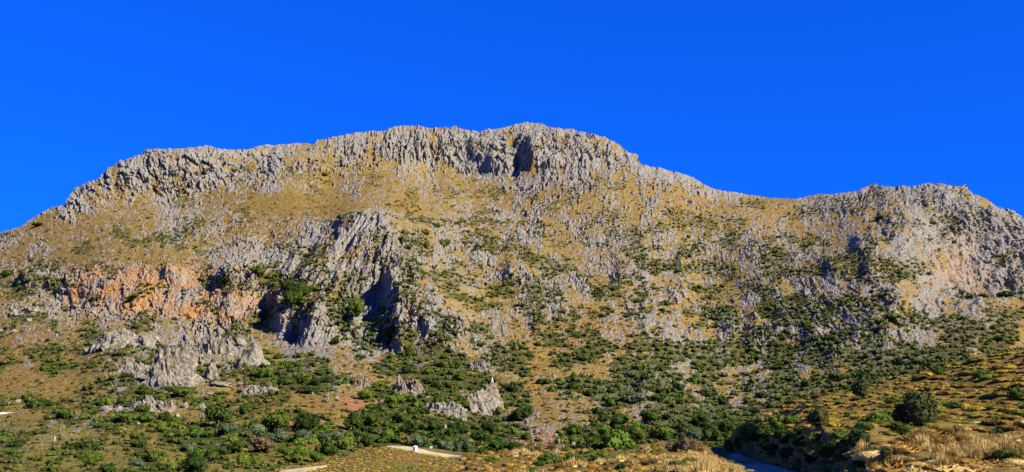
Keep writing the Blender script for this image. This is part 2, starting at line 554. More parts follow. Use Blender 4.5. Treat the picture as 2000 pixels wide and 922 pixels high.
def rock_colour(n):
    fine = n.noise(0.9, 6, 0.7)
    big = n.noise(0.05, 4, 0.6)
    stain = n.noise(0.16, 5, 0.65, stretch=(1.4, 1.0, 0.45))
    grey = n.ramp(fine, [(0.30, (0.052, 0.048, 0.042)), (0.5, (0.156, 0.146, 0.127)), (0.70, (0.315, 0.297, 0.258))])
    warm = n.mix(n.ramp(big, [(0.48, (0, 0, 0)), (0.70, (0.7, 0.7, 0.7))]), grey, n.mix(1.0, grey, (1.08, 0.95, 0.74), 'MULTIPLY'))
    return n.mix(n.ramp(stain, [(0.60, (0, 0, 0)), (0.74, (0.6, 0.6, 0.6))]), warm, (0.24, 0.15, 0.075))


def mat_mountain():
    n = NT("mountain_ground")
    at_ = n.t.nodes.new("ShaderNodeVertexColor")
    at_.layer_name = "mix"
    sep = n.t.nodes.new("ShaderNodeSeparateColor")
    n.L(at_.outputs["Color"], sep.inputs[0])
    rock_f, orange_f, scree_f = sep.outputs[0], sep.outputs[1], sep.outputs[2]
    green_f = at_.outputs["Alpha"]
    at2 = n.t.nodes.new("ShaderNodeVertexColor")
    at2.layer_name = "earth"
    sep2 = n.t.nodes.new("ShaderNodeSeparateColor")
    n.L(at2.outputs["Color"], sep2.inputs[0])
    # dry grass with tufts of low scrub
    g1 = n.noise(0.35, 6, 0.72)
    g2 = n.noise(0.03, 4, 0.6)
    g3 = n.noise(1.3, 3, 0.7)
    grass = n.ramp(g1, [(0.32, (0.085, 0.057, 0.009)), (0.48, (0.168, 0.110, 0.019)), (0.62, (0.236, 0.157, 0.031)), (0.76, (0.31, 0.222, 0.068))])
    grass = n.mix(n.ramp(g2, [(0.4, (0, 0, 0)), (0.62, (0.7, 0.7, 0.7))]), grass, n.mix(1.0, grass, (1.0, 0.80, 0.62), 'MULTIPLY'))
    grass = n.mix(n.ramp(g3, [(0.54, (0, 0, 0)), (0.68, (0.75, 0.75, 0.75))]), grass, (0.060, 0.048, 0.008))
    gg = n.ramp(n.noise(0.22, 5, 0.7), [(0.3, (0.042, 0.048, 0.005)), (0.5, (0.125, 0.105, 0.012)), (0.7, (0.23, 0.165, 0.028))])
    grass = n.mix(n.ramp(n.noise(0.10, 5, 0.7), [(0.50, (0, 0, 0)), (0.66, (0.6, 0.6, 0.6))]), grass, (0.115, 0.090, 0.024))
    rub = n.ramp(n.noise(0.55, 6, 0.75), [(0.54, (0, 0, 0)), (0.62, (1, 1, 1))])
    grass = n.mix(n.math('MULTIPLY', rub, sep2.outputs[2]), grass, (0.20, 0.175, 0.145))
    grass = n.mix(green_f, grass, gg)
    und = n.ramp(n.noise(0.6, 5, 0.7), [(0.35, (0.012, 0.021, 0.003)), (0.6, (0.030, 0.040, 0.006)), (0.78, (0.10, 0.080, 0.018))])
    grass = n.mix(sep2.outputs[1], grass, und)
    earth = n.ramp(n.noise(0.5, 5, 0.7), [(0.3, (0.15, 0.06, 0.025)), (0.7, (0.30, 0.14, 0.06))])
    grass = n.mix(sep2.outputs[0], grass, earth)
    rockc = rock_colour(n)
    o1 = n.noise(0.12, 6, 0.68, stretch=(1.2, 1.0, 0.7))
    oc = n.ramp(o1, [(0.30, (0.10, 0.065, 0.038)), (0.42, (0.27, 0.145, 0.045)), (0.56, (0.32, 0.130, 0.022)), (0.70, (0.32, 0.205, 0.088))])
    patch = n.ramp(n.noise(0.055, 5, 0.7), [(0.40, (0.08, 0.08, 0.08)), (0.55, (1, 1, 1))])
    oc = n.mix(n.ramp(n.noise(0.09, 4, 0.6, stretch=(2.2, 1, 0.25)), [(0.5, (0, 0, 0)), (0.72, (0.7, 0.7, 0.7))]), oc, (0.25, 0.21, 0.17))
    rockc = n.mix(n.math('MULTIPLY', n.math('MULTIPLY', orange_f, 0.92), patch), rockc, oc)
    sc = n.ramp(n.noise(1.4, 4, 0.7), [(0.3, (0.12, 0.10, 0.085)), (0.7, (0.20, 0.17, 0.145))])
    col = n.mix(rock_f, grass, rockc)
    col = n.mix(scree_f, col, sc)
    h1 = n.noise(0.8, 8, 0.72, dist=0.3)
    h2 = n.noise(0.28, 5, 0.65, stretch=(1.0, 1.0, 0.4))
    nb = n.bump(h2, 1.6, 0.8)
    nb = n.bump(h1, 0.9, 0.9, nb)
    return n.out(col, nb)


ns_ = 1.1 * perlin(UU / 150, VV / 60, 49) + 1.7 * perlin(UU / 64, VV / 32, 55) + 1.0 * perlin(UU / 24, VV / 13, 56) + 0.8 * perlin(UU / 11, VV / 7, 57)
ns_ = uniformize(ns_)
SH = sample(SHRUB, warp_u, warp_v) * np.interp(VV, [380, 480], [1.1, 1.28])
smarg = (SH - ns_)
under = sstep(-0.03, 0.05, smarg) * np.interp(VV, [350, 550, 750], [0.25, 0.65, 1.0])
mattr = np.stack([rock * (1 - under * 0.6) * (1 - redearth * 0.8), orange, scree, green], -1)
mfull = np.concatenate([np.repeat(np.array([[[0.8, 0, 0, 0]]]), NB, 0).repeat(NU, 1), mattr], 0)
M_MOUNT = mat_mountain()
me = grid_mesh("mountain", ALL, False, mfull)
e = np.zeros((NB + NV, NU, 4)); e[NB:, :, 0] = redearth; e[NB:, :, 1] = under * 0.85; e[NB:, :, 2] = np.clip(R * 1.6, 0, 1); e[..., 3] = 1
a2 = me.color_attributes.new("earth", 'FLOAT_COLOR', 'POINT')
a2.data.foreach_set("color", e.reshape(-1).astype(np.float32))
tag(link("mountain", me, M_MOUNT), kind='structure')
# ------------------------------------------------------------------ part two: near ground, roads
def mtn(u, v):
    """photo pixel -> point of the mountain's surface and its distance"""
    x = np.clip((np.asarray(u, float) - U1[0]) / (U1[1] - U1[0]), 0, NU - 1).round().astype(int)
    y = np.clip((np.asarray(v, float) - VS[x]) / (VB - VS[x]) * (NV - 1), 0, NV - 1).round().astype(int)
    return MP[y, x], DD[y, x]


class Sheet:
    """ground given by knots (pixel row, distance) for some pixel columns, near to far; then noise and a back side"""
    def __init__(s, table, nu, ns, bumps, name, mat, back=6):
        us = sorted(table)
        s.U = np.linspace(us[0], us[-1], nu)
        nk = len(table[us[0]])
        kv = np.stack([np.interp(s.U, us, [table[u][k][0] for u in us]) for k in range(nk)])
        kd = np.stack([np.interp(s.U, us, [math.log(table[u][k][1]) for u in us]) for k in range(nk)])
        kv = boxblur(kv, 3, 2); kd = boxblur(kd, 3, 2)
        p = np.linspace(0, nk - 1, ns)
        i = np.minimum(p.astype(int), nk - 2); f = (p - i)[:, None]
        V = kv[i] * (1 - f) + kv[i + 1] * f
        D = kd[i] * (1 - f) + kd[i + 1] * f
        for _ in range(max(2, ns // 30)):
            V[1:-1] = (V[:-2] + V[1:-1] + V[2:]) / 3; D[1:-1] = (D[:-2] + D[1:-1] + D[2:]) / 3
        s.V = V; s.D = np.exp(D)
        P = at(np.repeat(s.U[None], ns, 0), V, s.D)
        for lam, amp, sd in bumps:
            P[..., 2] += amp * perlin(P[..., 0] / lam, P[..., 1] / lam, sd)
        s.P = P
        tail = []
        for k in range(1, back + 1):
            q = P[-1].copy(); q[:, 1] += 2.5 * k; q[:, 2] -= 0.25 * k * k + 0.2 * k
            tail.append(q)
        A = np.concatenate([P, np.array(tail)], 0)[::-1]
        s.o = tag(link(name, grid_mesh(name, A, True), mat), kind='structure')

    def __call__(s, u, v):
        j = int(np.clip(round((u - s.U[0]) / (s.U[1] - s.U[0])), 0, len(s.U) - 1))
        col = s.V[:, j]
        i = int(np.clip(np.searchsorted(-col, -v), 0, len(col) - 1))
        return s.P[i, j], s.D[i, j]

    def crest(s, u):
        return float(np.interp(u, s.U, s.V[-1]))


def mat_soil(name, c0, c1, c2, sc=1.6):
    n = NT(name)
    a = n.noise(sc, 6, 0.7)
    b = n.noise(sc * 0.12, 4, 0.6)
    col = n.ramp(a, [(0.3, c0), (0.52, c1), (0.72, c2)])
    col = n.mix(n.ramp(b, [(0.4, (0, 0, 0)), (0.65, (1, 1, 1))]), col, n.mix(1.0, col, (0.75, 0.85, 0.6), 'MULTIPLY'))
    return n.out(col, n.bump(n.noise(sc * 2.5, 6, 0.7), 0.12, 0.8))


M_KNOLL = mat_soil("scrub_soil", (0.045, 0.035, 0.010), (0.125, 0.080, 0.020), (0.22, 0.15, 0.045))
M_BANK = mat_soil("bank_soil", (0.055, 0.040, 0.008), (0.150, 0.098, 0.019), (0.25, 0.158, 0.040))
M_ROAD = mat_soil("road_gravel", (0.18, 0.16, 0.13), (0.27, 0.24, 0.19), (0.34, 0.30, 0.24), 2.2)
M_TRACK = mat_soil("track_dirt", (0.34, 0.25, 0.14), (0.44, 0.33, 0.19), (0.50, 0.39, 0.25), 1.2)

KNOLL = Sheet({
    470: [(1000, 110), (975, 130), (950, 145), (940, 152)],
    560: [(1000, 85), (950, 115), (930, 140), (914, 160)],
    640: [(1000, 80), (950, 110), (922, 135), (904, 162)],
    760: [(1000, 70), (945, 100), (900, 140), (869, 172)],
    820: [(1000, 66), (945, 95), (905, 135), (873, 172)],
    890: [(1000, 62), (945, 88), (905, 125), (882, 168)],
    930: [(1000, 58), (945, 80), (905, 110), (887, 140)],
    1000: [(1000, 52), (945, 74), (905, 105), (886, 130)],
    1100: [(1000, 46), (945, 68), (905, 98), (886, 125)],
    1180: [(1000, 42), (945, 60), (905, 90), (879, 125)],
    1290: [(1000, 32), (945, 46), (900, 75), (871, 125)],
    1360: [(1000, 29), (945, 43), (900, 76), (870, 130)],
    1400: [(1000, 27), (945, 42.9), (901, 88.9), (874, 150)],
    1440: [(1000, 26), (945, 42.9), (901, 88.9), (881, 182)],
    1780: [(1000, 26), (945, 42.9), (901, 88.9), (881, 182)]}, 420, 80,
    [(5, 0.22, 90), (1.6, 0.10, 91)], "scrub_hill", M_KNOLL)
BANK = Sheet({
    1404: [(888, 176), (886, 180), (884, 186), (883, 190)],
    1432: [(885, 175), (868, 177), (850, 180), (846, 184)],
    1450: [(890, 150), (860, 154), (830, 160), (820, 172)],
    1500: [(905, 81), (880, 83), (848, 85.5), (802, 118)],
    1600: [(930, 52), (885, 54.5), (834, 57.5), (775, 96)],
    1700: [(955, 38.5), (905, 41.5), (854, 45), (755, 92)],
    1800: [(980, 30.5), (932, 34.5), (892, 38), (727, 87)],
    1900: [(1000, 27), (955, 33), (935, 36), (708, 83)],
    2000: [(1015, 24), (970, 30), (945, 34), (692, 79)],
    2200: [(1030, 22), (990, 26.5), (975, 28), (662, 72)],
    2350: [(1055, 20), (1012, 23.5), (1000, 25), (645, 68)],
    2900: [(1180, 14), (1100, 17), (1080, 18.5), (600, 60)],
    3300: [(1280, 11), (1160, 14), (1140, 15), (560, 56)]}, 620, 150,
    [(6, 0.45, 92), (2.4, 0.22, 93), (0.9, 0.10, 94)], "roadside_hill", M_BANK)

# the ground under and around everything, out to the horizon behind the viewer
gr = np.concatenate([[0.0, 10, 20, 28], np.linspace(40, 400, 20), [700, 1500, 3000, 6000, 12000]])
ga = np.linspace(0, 2 * math.pi, 97)
GR, GA = np.meshgrid(gr, ga, indexing='ij')
gz = np.interp(gr, [0, 22, 40, 70, 150, 400, 12000], [-0.1, -0.15, -1.2, -4, -14, -25, -30])[:, None] + 0 * GA
fw = sstep(-0.35, 0.35, np.cos(GA))      # ahead it drops into the valley; behind the viewer the hillside runs on level
gz = gz * fw + (-0.1 - 0.004 * np.minimum(GR, 4000)) * (1 - fw)
GP = np.stack([GR * np.sin(GA), GR * np.cos(GA), gz], -1)
tag(link("ground", grid_mesh("ground", GP[:, ::-1], True), M_KNOLL), kind='structure')


def ribbon(name, left, right, n, mat, zlift=0.05, sheet=None):
    """a road between two edges given as photo pixels; on flat ground (z = 0) or draped on a sheet"""
    def flat(p):
        p = np.array(p, float)
        t = np.linspace(0, len(p) - 1, n)
        u = np.interp(t, np.arange(len(p)), p[:, 0]); v = np.interp(t, np.arange(len(p)), p[:, 1])
        u = np.convolve(np.pad(u, 3, mode='edge'), np.ones(7) / 7, 'valid'); v = np.convolve(np.pad(v, 3, mode='edge'), np.ones(7) / 7, 'valid')
        if sheet is None:
            D = EYE * 1.0 / np.maximum(-(z_of(v, 1.0) - EYE), 1e-4)
            return at(u, v, D)
        return np.array([sheet(a, b)[0] for a, b in zip(u, v)])
    L_, R_ = flat(left), flat(right)
    rows = np.linspace(0, 1, 9)[:, None, None]
    P = L_[None] * (1 - rows) + R_[None] * rows
    if sheet is not None:
        for _ in range(3):
            P[:, 1:-1] = (P[:, :-2] + P[:, 1:-1] + P[:, 2:]) / 3
    P[..., 2] += zlift + 0.03 * perlin(P[..., 0] / 1.3, P[..., 1] / 1.3, 97)
    P[0, :, 2] -= 0.12; P[-1, :, 2] -= 0.12
    return tag(link(name, grid_mesh(name, P[::-1], True), mat), kind='structure')


ribbon("gravel_road", [(1376, 886.5), (1384, 889), (1395, 895), (1412, 904), (1438, 915), (1470, 926), (1500, 945), (1540, 975)],
       [(1444, 884.5), (1452, 889), (1474, 897.5), (1530, 912), (1562, 921), (1600, 931), (1680, 951), (1780, 975)], 90, M_ROAD, 0.06)
ribbon("dirt_track", [(752, 874), (770, 872.5), (790, 873.5), (815, 878), (845, 884), (875, 889), (905, 893)],
       [(752, 875), (768, 876.5), (788, 879.5), (808, 885), (840, 891), (872, 895), (905, 897)], 60, M_TRACK, 0.16, KNOLL)
ribbon("dirt_path", [(540, 922), (580, 916), (612, 912.5), (642, 910.2)], [(556, 931), (590, 924), (615, 918), (642, 911.5)], 40, M_TRACK, 0.16, KNOLL)


# ------------------------------------------------------------------ plants
def ico(sub):
    import bmesh
    bm = bmesh.new()
    bmesh.ops.create_icosphere(bm, subdivisions=sub, radius=1.0)
    bm.verts.ensure_lookup_table()
    V = np.array([v.co[:] for v in bm.verts]); Fc = np.array([[v.index for v in f.verts] for f in bm.faces])
    bm.free()
    return V, Fc


ICO = {k: ico(k) for k in (1, 2, 3, 4, 5)}


def n3(V, s, sd):
    return perlin(V[:, 0] * s + V[:, 2] * s * .6, V[:, 1] * s - V[:, 2] * s * .5, sd) + perlin(V[:, 2] * s + 5, V[:, 0] * s * .8 + V[:, 1] * s * .6, sd + 1)


def tri_leaves(rng, C, N, size, droop=0.0, aspect=0.5):
    """leaf triangles at points C facing roughly along N"""
    n = len(C)
    R1 = rng.normal(size=(n, 3)); N = N + 0.9 * R1
    N /= np.linalg.norm(N, axis=1, keepdims=True)
    T = np.cross(N, rng.normal(size=(n, 3))); T /= np.linalg.norm(T, axis=1, keepdims=True)
    B = np.cross(N, T)
    s = size * rng.uniform(0.6, 1.3, (n, 1))
    V = np.stack([C - T * s, C + T * s * .6 + B * s * aspect, C + T * s * .6 - B * s * aspect], 1).reshape(-1, 3)
    return V, np.arange(3 * n).reshape(n, 3)


def join(parts):
    Vs, Fs, k = [], [], 0
    for V, Fc in parts:
        Vs.append(V); Fs.append(Fc + k); k += len(V)
    return np.concatenate(Vs), np.concatenate(Fs)


def shrub_geo(seed, leaves=260, lobes=7, size=0.15, sub=2, flat=0.75, core=0.8):
    """lobed dome of leaves of unit half-width, base at z = 0"""
    rng = np.random.default_rng(seed)
    parts = []
    lob = []
    for k in range(lobes):
        a = rng.uniform(0, 6.28); r = 0.58 * math.sqrt(rng.uniform(0, 1))
        lob.append((math.cos(a) * r, math.sin(a) * r, rng.uniform(0.2, 0.75) * flat * (1.15 - r), rng.uniform(0.30, 0.52)))
    V, Fc = ICO[sub]
    for (x, y, z, r) in lob:
        d = 1 + 0.28 * n3(V + seed + x * 7, 2.4, 5)
        parts.append((V * (d * r * core)[:, None] * (1, 1, .85) + (x, y, z), Fc))
        m = leaves // lobes
        N = rng.normal(size=(m, 3)); N[:, 2] = N[:, 2] * .8 + 0.25
        N /= np.linalg.norm(N, axis=1, keepdims=True)
        parts.append(tri_leaves(rng, N * r * rng.uniform(0.78, 1.12, (m, 1)) * (1, 1, .85) + (x, y, z), N, size))
    V, Fc = join(parts)
    V[:, 2] = np.maximum(V[:, 2], -0.25)
    return V, Fc


def blades_geo(seed, n=260, spread=1.0, h=1.0, wd=0.05, dome=0.6, bend=0.3, sub=2):
    """cushion or tuft of upright blades, unit half-width"""
    rng = np.random.default_rng(seed)
    a = rng.uniform(0, 6.28, n); r = np.sqrt(rng.uniform(0, 1, n))
    base = np.stack([np.cos(a) * r * .8, np.sin(a) * r * .8, dome * 0.55 * (1 - r * r)], 1)
    dirn = np.stack([np.cos(a) * r * spread, np.sin(a) * r * spread, np.full(n, 1.1)], 1) + rng.normal(size=(n, 3)) * bend
    dirn /= np.linalg.norm(dirn, axis=1, keepdims=True)
    ln = h * rng.uniform(0.35, 1.0, (n, 1))
    side = np.cross(dirn, rng.normal(size=(n, 3))); side /= np.linalg.norm(side, axis=1, keepdims=True)
    V = np.stack([base - side * wd, base + side * wd, base + dirn * ln], 1).reshape(-1, 3)
    Fv = np.arange(3 * n).reshape(n, 3)
    parts = [(V, Fv)]
    Vi, Fi = ICO[sub]
    Vi = Vi * (1 + 0.2 * n3(Vi + seed, 2, 9))[:, None] * (0.92, 0.92, dome * 0.75)
    parts.append((Vi, Fi))
    V, Fc = join(parts)
    V[:, 2] = np.maximum(V[:, 2], -0.2)
    return V, Fc


def mat_leaf(name, c0, c1, c2, rnd=0.35, sc=3.0, vary=False):
    n = NT(name)
    oi = n.t.nodes.new("ShaderNodeObjectInfo")
    a = n.noise(sc, 3, 0.7)
    f = n.math('ADD', a, n.math('MULTIPLY', n.math('SUBTRACT', oi.outputs["Random"], 0.5), rnd))
    col = n.ramp(f, [(0.3, c0), (0.5, c1), (0.72, c2)])
    if vary: col = n.mix(n.ramp(n.noise(0.11, 3, 0.6), [(0.42, (0, 0, 0)), (0.62, (0.7, 0.7, 0.7))]), col, n.mix(1.0, col, (2.1, 1.45, 1.5), "MULTIPLY"))
    n.b.inputs["Roughness"].default_value = 0.75
    n.b.inputs["Specular IOR Level"].default_value = 0.1
    return n.out(col)


M_SHRUB = mat_leaf("evergreen_leaves", (0.009, 0.021, 0.002), (0.022, 0.044, 0.004), (0.050, 0.076, 0.008), 0.4, 0.8, True)
M_OLIVE = mat_leaf("olive_leaves", (0.035, 0.050, 0.022), (0.062, 0.085, 0.036), (0.105, 0.13, 0.06))
M_OLIVEW = mat_leaf("warm_olive_leaves", (0.022, 0.028, 0.006), (0.050, 0.060, 0.013), (0.10, 0.11, 0.026))
M_BRIGHT = mat_leaf("bright_leaves", (0.022, 0.045, 0.004), (0.048, 0.085, 0.007), (0.09, 0.12, 0.012))
M_BROWN = mat_leaf("dry_twigs", (0.045, 0.030, 0.016), (0.085, 0.058, 0.030), (0.14, 0.10, 0.05))
M_CUSH = mat_leaf("cushion_scrub", (0.085, 0.062, 0.006), (0.190, 0.130, 0.013), (0.30, 0.205, 0.026), 0.5)
M_CUSHG = mat_leaf("green_cushion", (0.040, 0.055, 0.006), (0.095, 0.105, 0.011), (0.165, 0.155, 0.018), 0.4)
M_CUSHB = mat_leaf("rusty_cushion", (0.085, 0.048, 0.008), (0.185, 0.105, 0.017), (0.28, 0.168, 0.034), 0.4)
M_DRY = mat_leaf("dry_grass_blades", (0.13, 0.08, 0.018), (0.32, 0.215, 0.060), (0.48, 0.35, 0.13), 0.5, 4.0)
M_BARK = mat_soil("bark", (0.035, 0.026, 0.018), (0.07, 0.052, 0.036), (0.12, 0.09, 0.065), 8)


def trunk_geo(seed, h=1.0, r=0.08, limbs=4):
    rng = np.random.default_rng(seed)
    parts = []

    def tube(p, q, r0, r1, k=6):
        p = np.array(p); q = np.array(q); d = q - p; d = d / np.linalg.norm(d)
        s = np.cross(d, (0.3, 0.9, 0.2)); s /= np.linalg.norm(s); t = np.cross(d, s)
        a = np.arange(k) / k * 6.283
        ring = np.cos(a)[:, None] * s + np.sin(a)[:, None] * t
        V = np.concatenate([p + ring * r0, q + ring * r1])
        Fq = []
        for i in range(k):
            j = (i + 1) % k
            Fq += [[i, j, k + j], [i, k + j, k + i]]
        parts.append((V, np.array(Fq)))
    mid = (rng.normal() * .04, rng.normal() * .04, h * 0.45)
    tube((0, 0, -0.12), mid, r * 1.25, r * 0.85)
    for k in range(limbs):
        a = k / limbs * 6.28 + rng.uniform(0, 1)
        e1 = (math.cos(a) * .22, math.sin(a) * .22, h * 0.75)
        tube(mid, e1, r * 0.7, r * 0.42)
        tube(e1, (math.cos(a + .3) * .45, math.sin(a + .3) * .45, h * rng.uniform(0.95, 1.15)), r * 0.42, r * 0.15)
    return join(parts)


# ---- prototypes (shared meshes)
SHRUB_ME = []
for k, (lob, fl, lv) in enumerate([(7, 0.75, 300), (9, 0.55, 340), (5, 0.95, 260), (8, 0.7, 320), (6, 0.62, 280), (10, 0.8, 360)]):
    SHRUB_ME.append(raw_mesh("shrub_foliage", *shrub_geo(100 + k, lv, lob, 0.15, 2, fl)))
BIG_ME = [raw_mesh("bush_foliage", *shrub_geo(130 + k, 1500, 12, 0.085, 2, 0.95, 0.72)) for k in range(4)]
CROWN_ME = [raw_mesh("tree_crown", *shrub_geo(150 + k, 900, 11, 0.10, 2, 0.9, 0.74)) for k in range(5)]
TRUNK_ME = [raw_mesh("tree_trunk", *trunk_geo(170 + k)) for k in range(3)]
STEM_ME = [raw_mesh("shrub_stem", *trunk_geo(180 + k, 0.7, 0.05, 5)) for k in range(2)]
CUSH_ME = [raw_mesh("cushion", *blades_geo(200 + k, 420, 1.4, 0.42, 0.045, 0.75, 0.35)) for k in range(4)]
DRY_ME = [raw_mesh("dry_tuft", *blades_geo(220 + k, 320, 0.8, 0.95, 0.045, 0.6, 0.25)) for k in range(4)]

COPIES = {}


def with_mat(me, mat):
    """the same geometry under another material: one mesh copy per pair"""
    key = (me.name, mat.name)
    if key not in COPIES:
        m = me if not me.materials else me.copy()
        if not m.materials: m.materials.append(mat)
        else: m.materials[0] = mat
        COPIES[key] = m
    return COPIES[key]


ALL_THINGS = []     # (object, u, v, kind phrase, adjective, group)


def place(name, me, mat, P, sx, sy, sz, rz=None, tilt=0.0, parent=None):
    o = bpy.data.objects.new(name, with_mat(me, mat))
    COL.objects.link(o)
    o.location = P
    o.scale = (sx, sy, sz)
    o.rotation_euler = (random.uniform(-tilt, tilt), random.uniform(-tilt, tilt), random.uniform(0, 6.28) if rz is None else rz)
    return o


def note(o, u, v, noun, adj, cat, group):
    o['category'] = cat
    o['group'] = group
    ALL_THINGS.append((o, u, v, noun, adj))


# ---- trees of the grove and valley: (u, v of the foot, width, height in photo pixels, kind)
TREES = [(540, 845, 56, 48, 'oak'), (602, 842, 52, 42, 'oak'), (424, 832, 56, 50, 'oak'), (690, 842, 40, 38, 'oak'), (722, 832, 44, 36, 'oak'),
    (447, 850, 36, 26, 'olive'), (500, 850, 34, 26, 'olive'), (508, 884, 50, 42, 'brown'), (544, 864, 38, 28, 'olive'), (590, 864, 40, 30, 'olive'),
    (630, 862, 30, 22, 'olive'), (655, 864, 30, 24, 'olive'), (677, 880, 38, 34, 'green'), (760, 862, 28, 24, 'green'), (716, 874, 30, 24, 'oak'),
    (474, 914, 28, 36, 'green'), (499, 908, 20, 22, 'green'), (461, 886, 34, 30, 'oak'), (376, 922, 46, 38, 'oak'), (412, 900, 32, 24, 'oak'),
    (556, 892, 30, 24, 'green'), (585, 890, 34, 24, 'green'), (618, 902, 32, 26, 'green'), (642, 890, 36, 28, 'oak'), (666, 868, 26, 22, 'olive'),
    (345, 772, 50, 26, 'green'), (310, 845, 30, 22, 'green'), (250, 826, 40, 20, 'green'), (285, 826, 36, 20, 'green'), (320, 826, 28, 24, 'oak'),
    (265, 866, 24, 20, 'oak'), (180, 912, 30, 28, 'oak'), (800, 850, 40, 30, 'oak'), (850, 842, 36, 26, 'oak'), (895, 852, 34, 30, 'oak'), (940, 868, 40, 32, 'oak'),
    (820, 872, 34, 26, 'olive'), (868, 884, 40, 30, 'olive'), (905, 884, 36, 30, 'olive'), (970, 880, 40, 34, 'green'), (955, 848, 34, 30, 'oak'), (1000, 882, 34, 26, 'oak'),
    (780, 825, 36, 28, 'oak'), (745, 808, 30, 24, 'oak'), (713, 782, 34, 24, 'green'), (772, 792, 38, 28, 'green'), (905, 800, 34, 20, 'oak'), (1020, 818, 46, 36, 'oak'),
    (1200, 872, 46, 34, 'oak'), (1240, 864, 50, 38, 'oak'), (1290, 860, 46, 36, 'oak'), (1330, 852, 40, 34, 'oak'), (1352, 866, 46, 34, 'olive'), (1388, 862, 40, 34, 'oak'),
    (1420, 850, 44, 36, 'oak'), (1270, 828, 44, 32, 'oak'), (1215, 830, 40, 28, 'oak'), (1160, 868, 40, 26, 'oak'), (1120, 846, 34, 24, 'oak'), (1370, 830, 40, 32, 'oak'),
    (575, 612, 40, 46, 'oak'), (590, 590, 34, 30, 'oak'), (562, 582, 34, 30, 'oak'), (700, 632, 30, 36, 'oak'), (656, 684, 18, 18, 'oak'), (760, 665, 24, 30, 'oak'), (800, 700, 18, 24, 'oak')]
KINDS = {'oak': (M_SHRUB, 'evergreen tree', ('dark green', 'deep green')), 'olive': (M_OLIVE, 'olive tree', ('grey green', 'silvery green')),
         'green': (M_BRIGHT, 'leafy tree', ('fresh green', 'mid green')), 'brown': (M_BROWN, 'tree', ('brownish', 'brown'))}
for i, (u, v, wpx, hpx, kd) in enumerate(TREES):
    P, D = mtn(u, v)
    px = D / F
    mat, noun, adjs = KINDS[kd]
    r = bpy.data.objects.new({'oak': 'evergreen_tree', 'olive': 'olive_tree', 'green': 'leafy_tree', 'brown': 'brown_tree'}[kd], None)
    COL.objects.link(r)
    r.location = P
    c = place('crown', CROWN_ME[i % 5], mat, (0, 0, hpx * px * 0.26), wpx * px * 0.56, wpx * px * 0.56, hpx * px * 0.72)
    c.parent = r
    t = place('trunk', TRUNK_ME[i % 3], M_BARK, (0, 0, 0), wpx * px * 0.5, wpx * px * 0.5, hpx * px * 0.6)
    t.parent = r
    ratio = hpx / wpx
    adj = ('large ' if wpx >= 44 else 'small ' if wpx < 32 else '') + ('tall ' if ratio > 1.0 else 'broad ' if ratio < .68 else 'rounded ') + adjs[i % 2]
    note(r, u, v - hpx / 2, noun, adj, 'tree', 'trees in the valley and on the crag')

# ---- shrubs on the mountain
cell = {}
spots = []
cu_ = RNG.uniform(-150, 2150, 120000); cv_ = RNG.uniform(255, 925, 120000)
xi_ = np.clip((cu_ - U1[0]) / (U1[1] - U1[0]), 0, NU - 1).astype(int)
yi_ = ((cv_ - VS[xi_]) / (VB - VS[xi_]) * (NV - 1)).astype(int)
ok_ = (yi_ > 6) & (yi_ < NV)
HAND = [(143, 603, 28, 20), (458, 648, 22, 20), (268, 590, 26, 12), (505, 545, 34, 26), (45, 570, 26, 14), (520, 690, 34, 14), (545, 700, 30, 14), (590, 702, 34, 16),
    (790, 475, 24, 18), (800, 510, 20, 16), (830, 470, 24, 18), (855, 455, 20, 16), (870, 490, 26, 20), (835, 500, 24, 18), (700, 632, 30, 20), (1248, 512, 28, 18),
    (1740, 625, 50, 16), (1985, 640, 24, 16), (1960, 577, 44, 16), (1925, 575, 30, 14), (1815, 445, 26, 14), (1720, 430, 30, 14), (1300, 605, 30, 18), (1060, 745, 36, 18),
    (1250, 785, 46, 22), (960, 750, 36, 20), (905, 745, 44, 24), (860, 720, 34, 18), (840, 735, 30, 18), (600, 772, 46, 22), (560, 750, 40, 18), (640, 752, 36, 16),
    (635, 340, 20, 12), (75, 440, 34, 10), (665, 440, 20, 14), (740, 812, 30, 16), (230, 850, 26, 14), (330, 680, 40, 12), (410, 680, 20, 12), (560, 755, 40, 16)]
for (u, v, wpx, hpx) in HAND:
    spots.append((wpx, u, v, hpx / wpx))
    cell.setdefault((int(u // 12), int(v // 12)), []).append((u, v, wpx))
for i in np.nonzero(ok_)[0]:
    u, v = cu_[i], cv_[i]
    mg = smarg[yi_[i], xi_[i]]
    if mg < 0: continue
    if u > 1440 and v > np.interp(u, [1440, 1500, 1700, 2000], [870, 815, 765, 705]): continue
    if 880 < u < 1440 and v > 890: continue
    if 560 < u < 900 and v > np.interp(u, [560, 760, 900], [915, 870, 885]): continue
    b = np.interp(v, [250, 400, 550, 700, 800, 900], [5.5, 7, 11, 17, 23, 27])
    wpx = b * math.exp(RNG.normal() * 0.24) * (0.8 + 1.2 * min(mg, 0.4))
    k0, k1 = int(u // 12), int(v // 12)
    bad = False
    for a in (-2, -1, 0, 1, 2):
        for c in (-2, -1, 0, 1, 2):
            for (x, y, ww) in cell.get((k0 + a, k1 + c), ()):
                if (x - u) ** 2 + ((y - v) * 1.5) ** 2 < (0.27 * (ww + wpx)) ** 2:
                    bad = True; break
            if bad: break
        if bad: break
    if bad: continue
    cell.setdefault((k0, k1), []).append((u, v, wpx))
    spots.append((wpx, u, v, RNG.uniform(0.45, 0.75)))
in_view = [s_ for s_ in spots if 0 < s_[1] < 2000]
in_view.sort(key=lambda s_: -s_[0])
single = in_view[:230]
single_ids = set(id(s_) for s_ in single)
SHAPES = ['rounded', 'spreading', 'upright', 'domed', 'low', 'bushy']
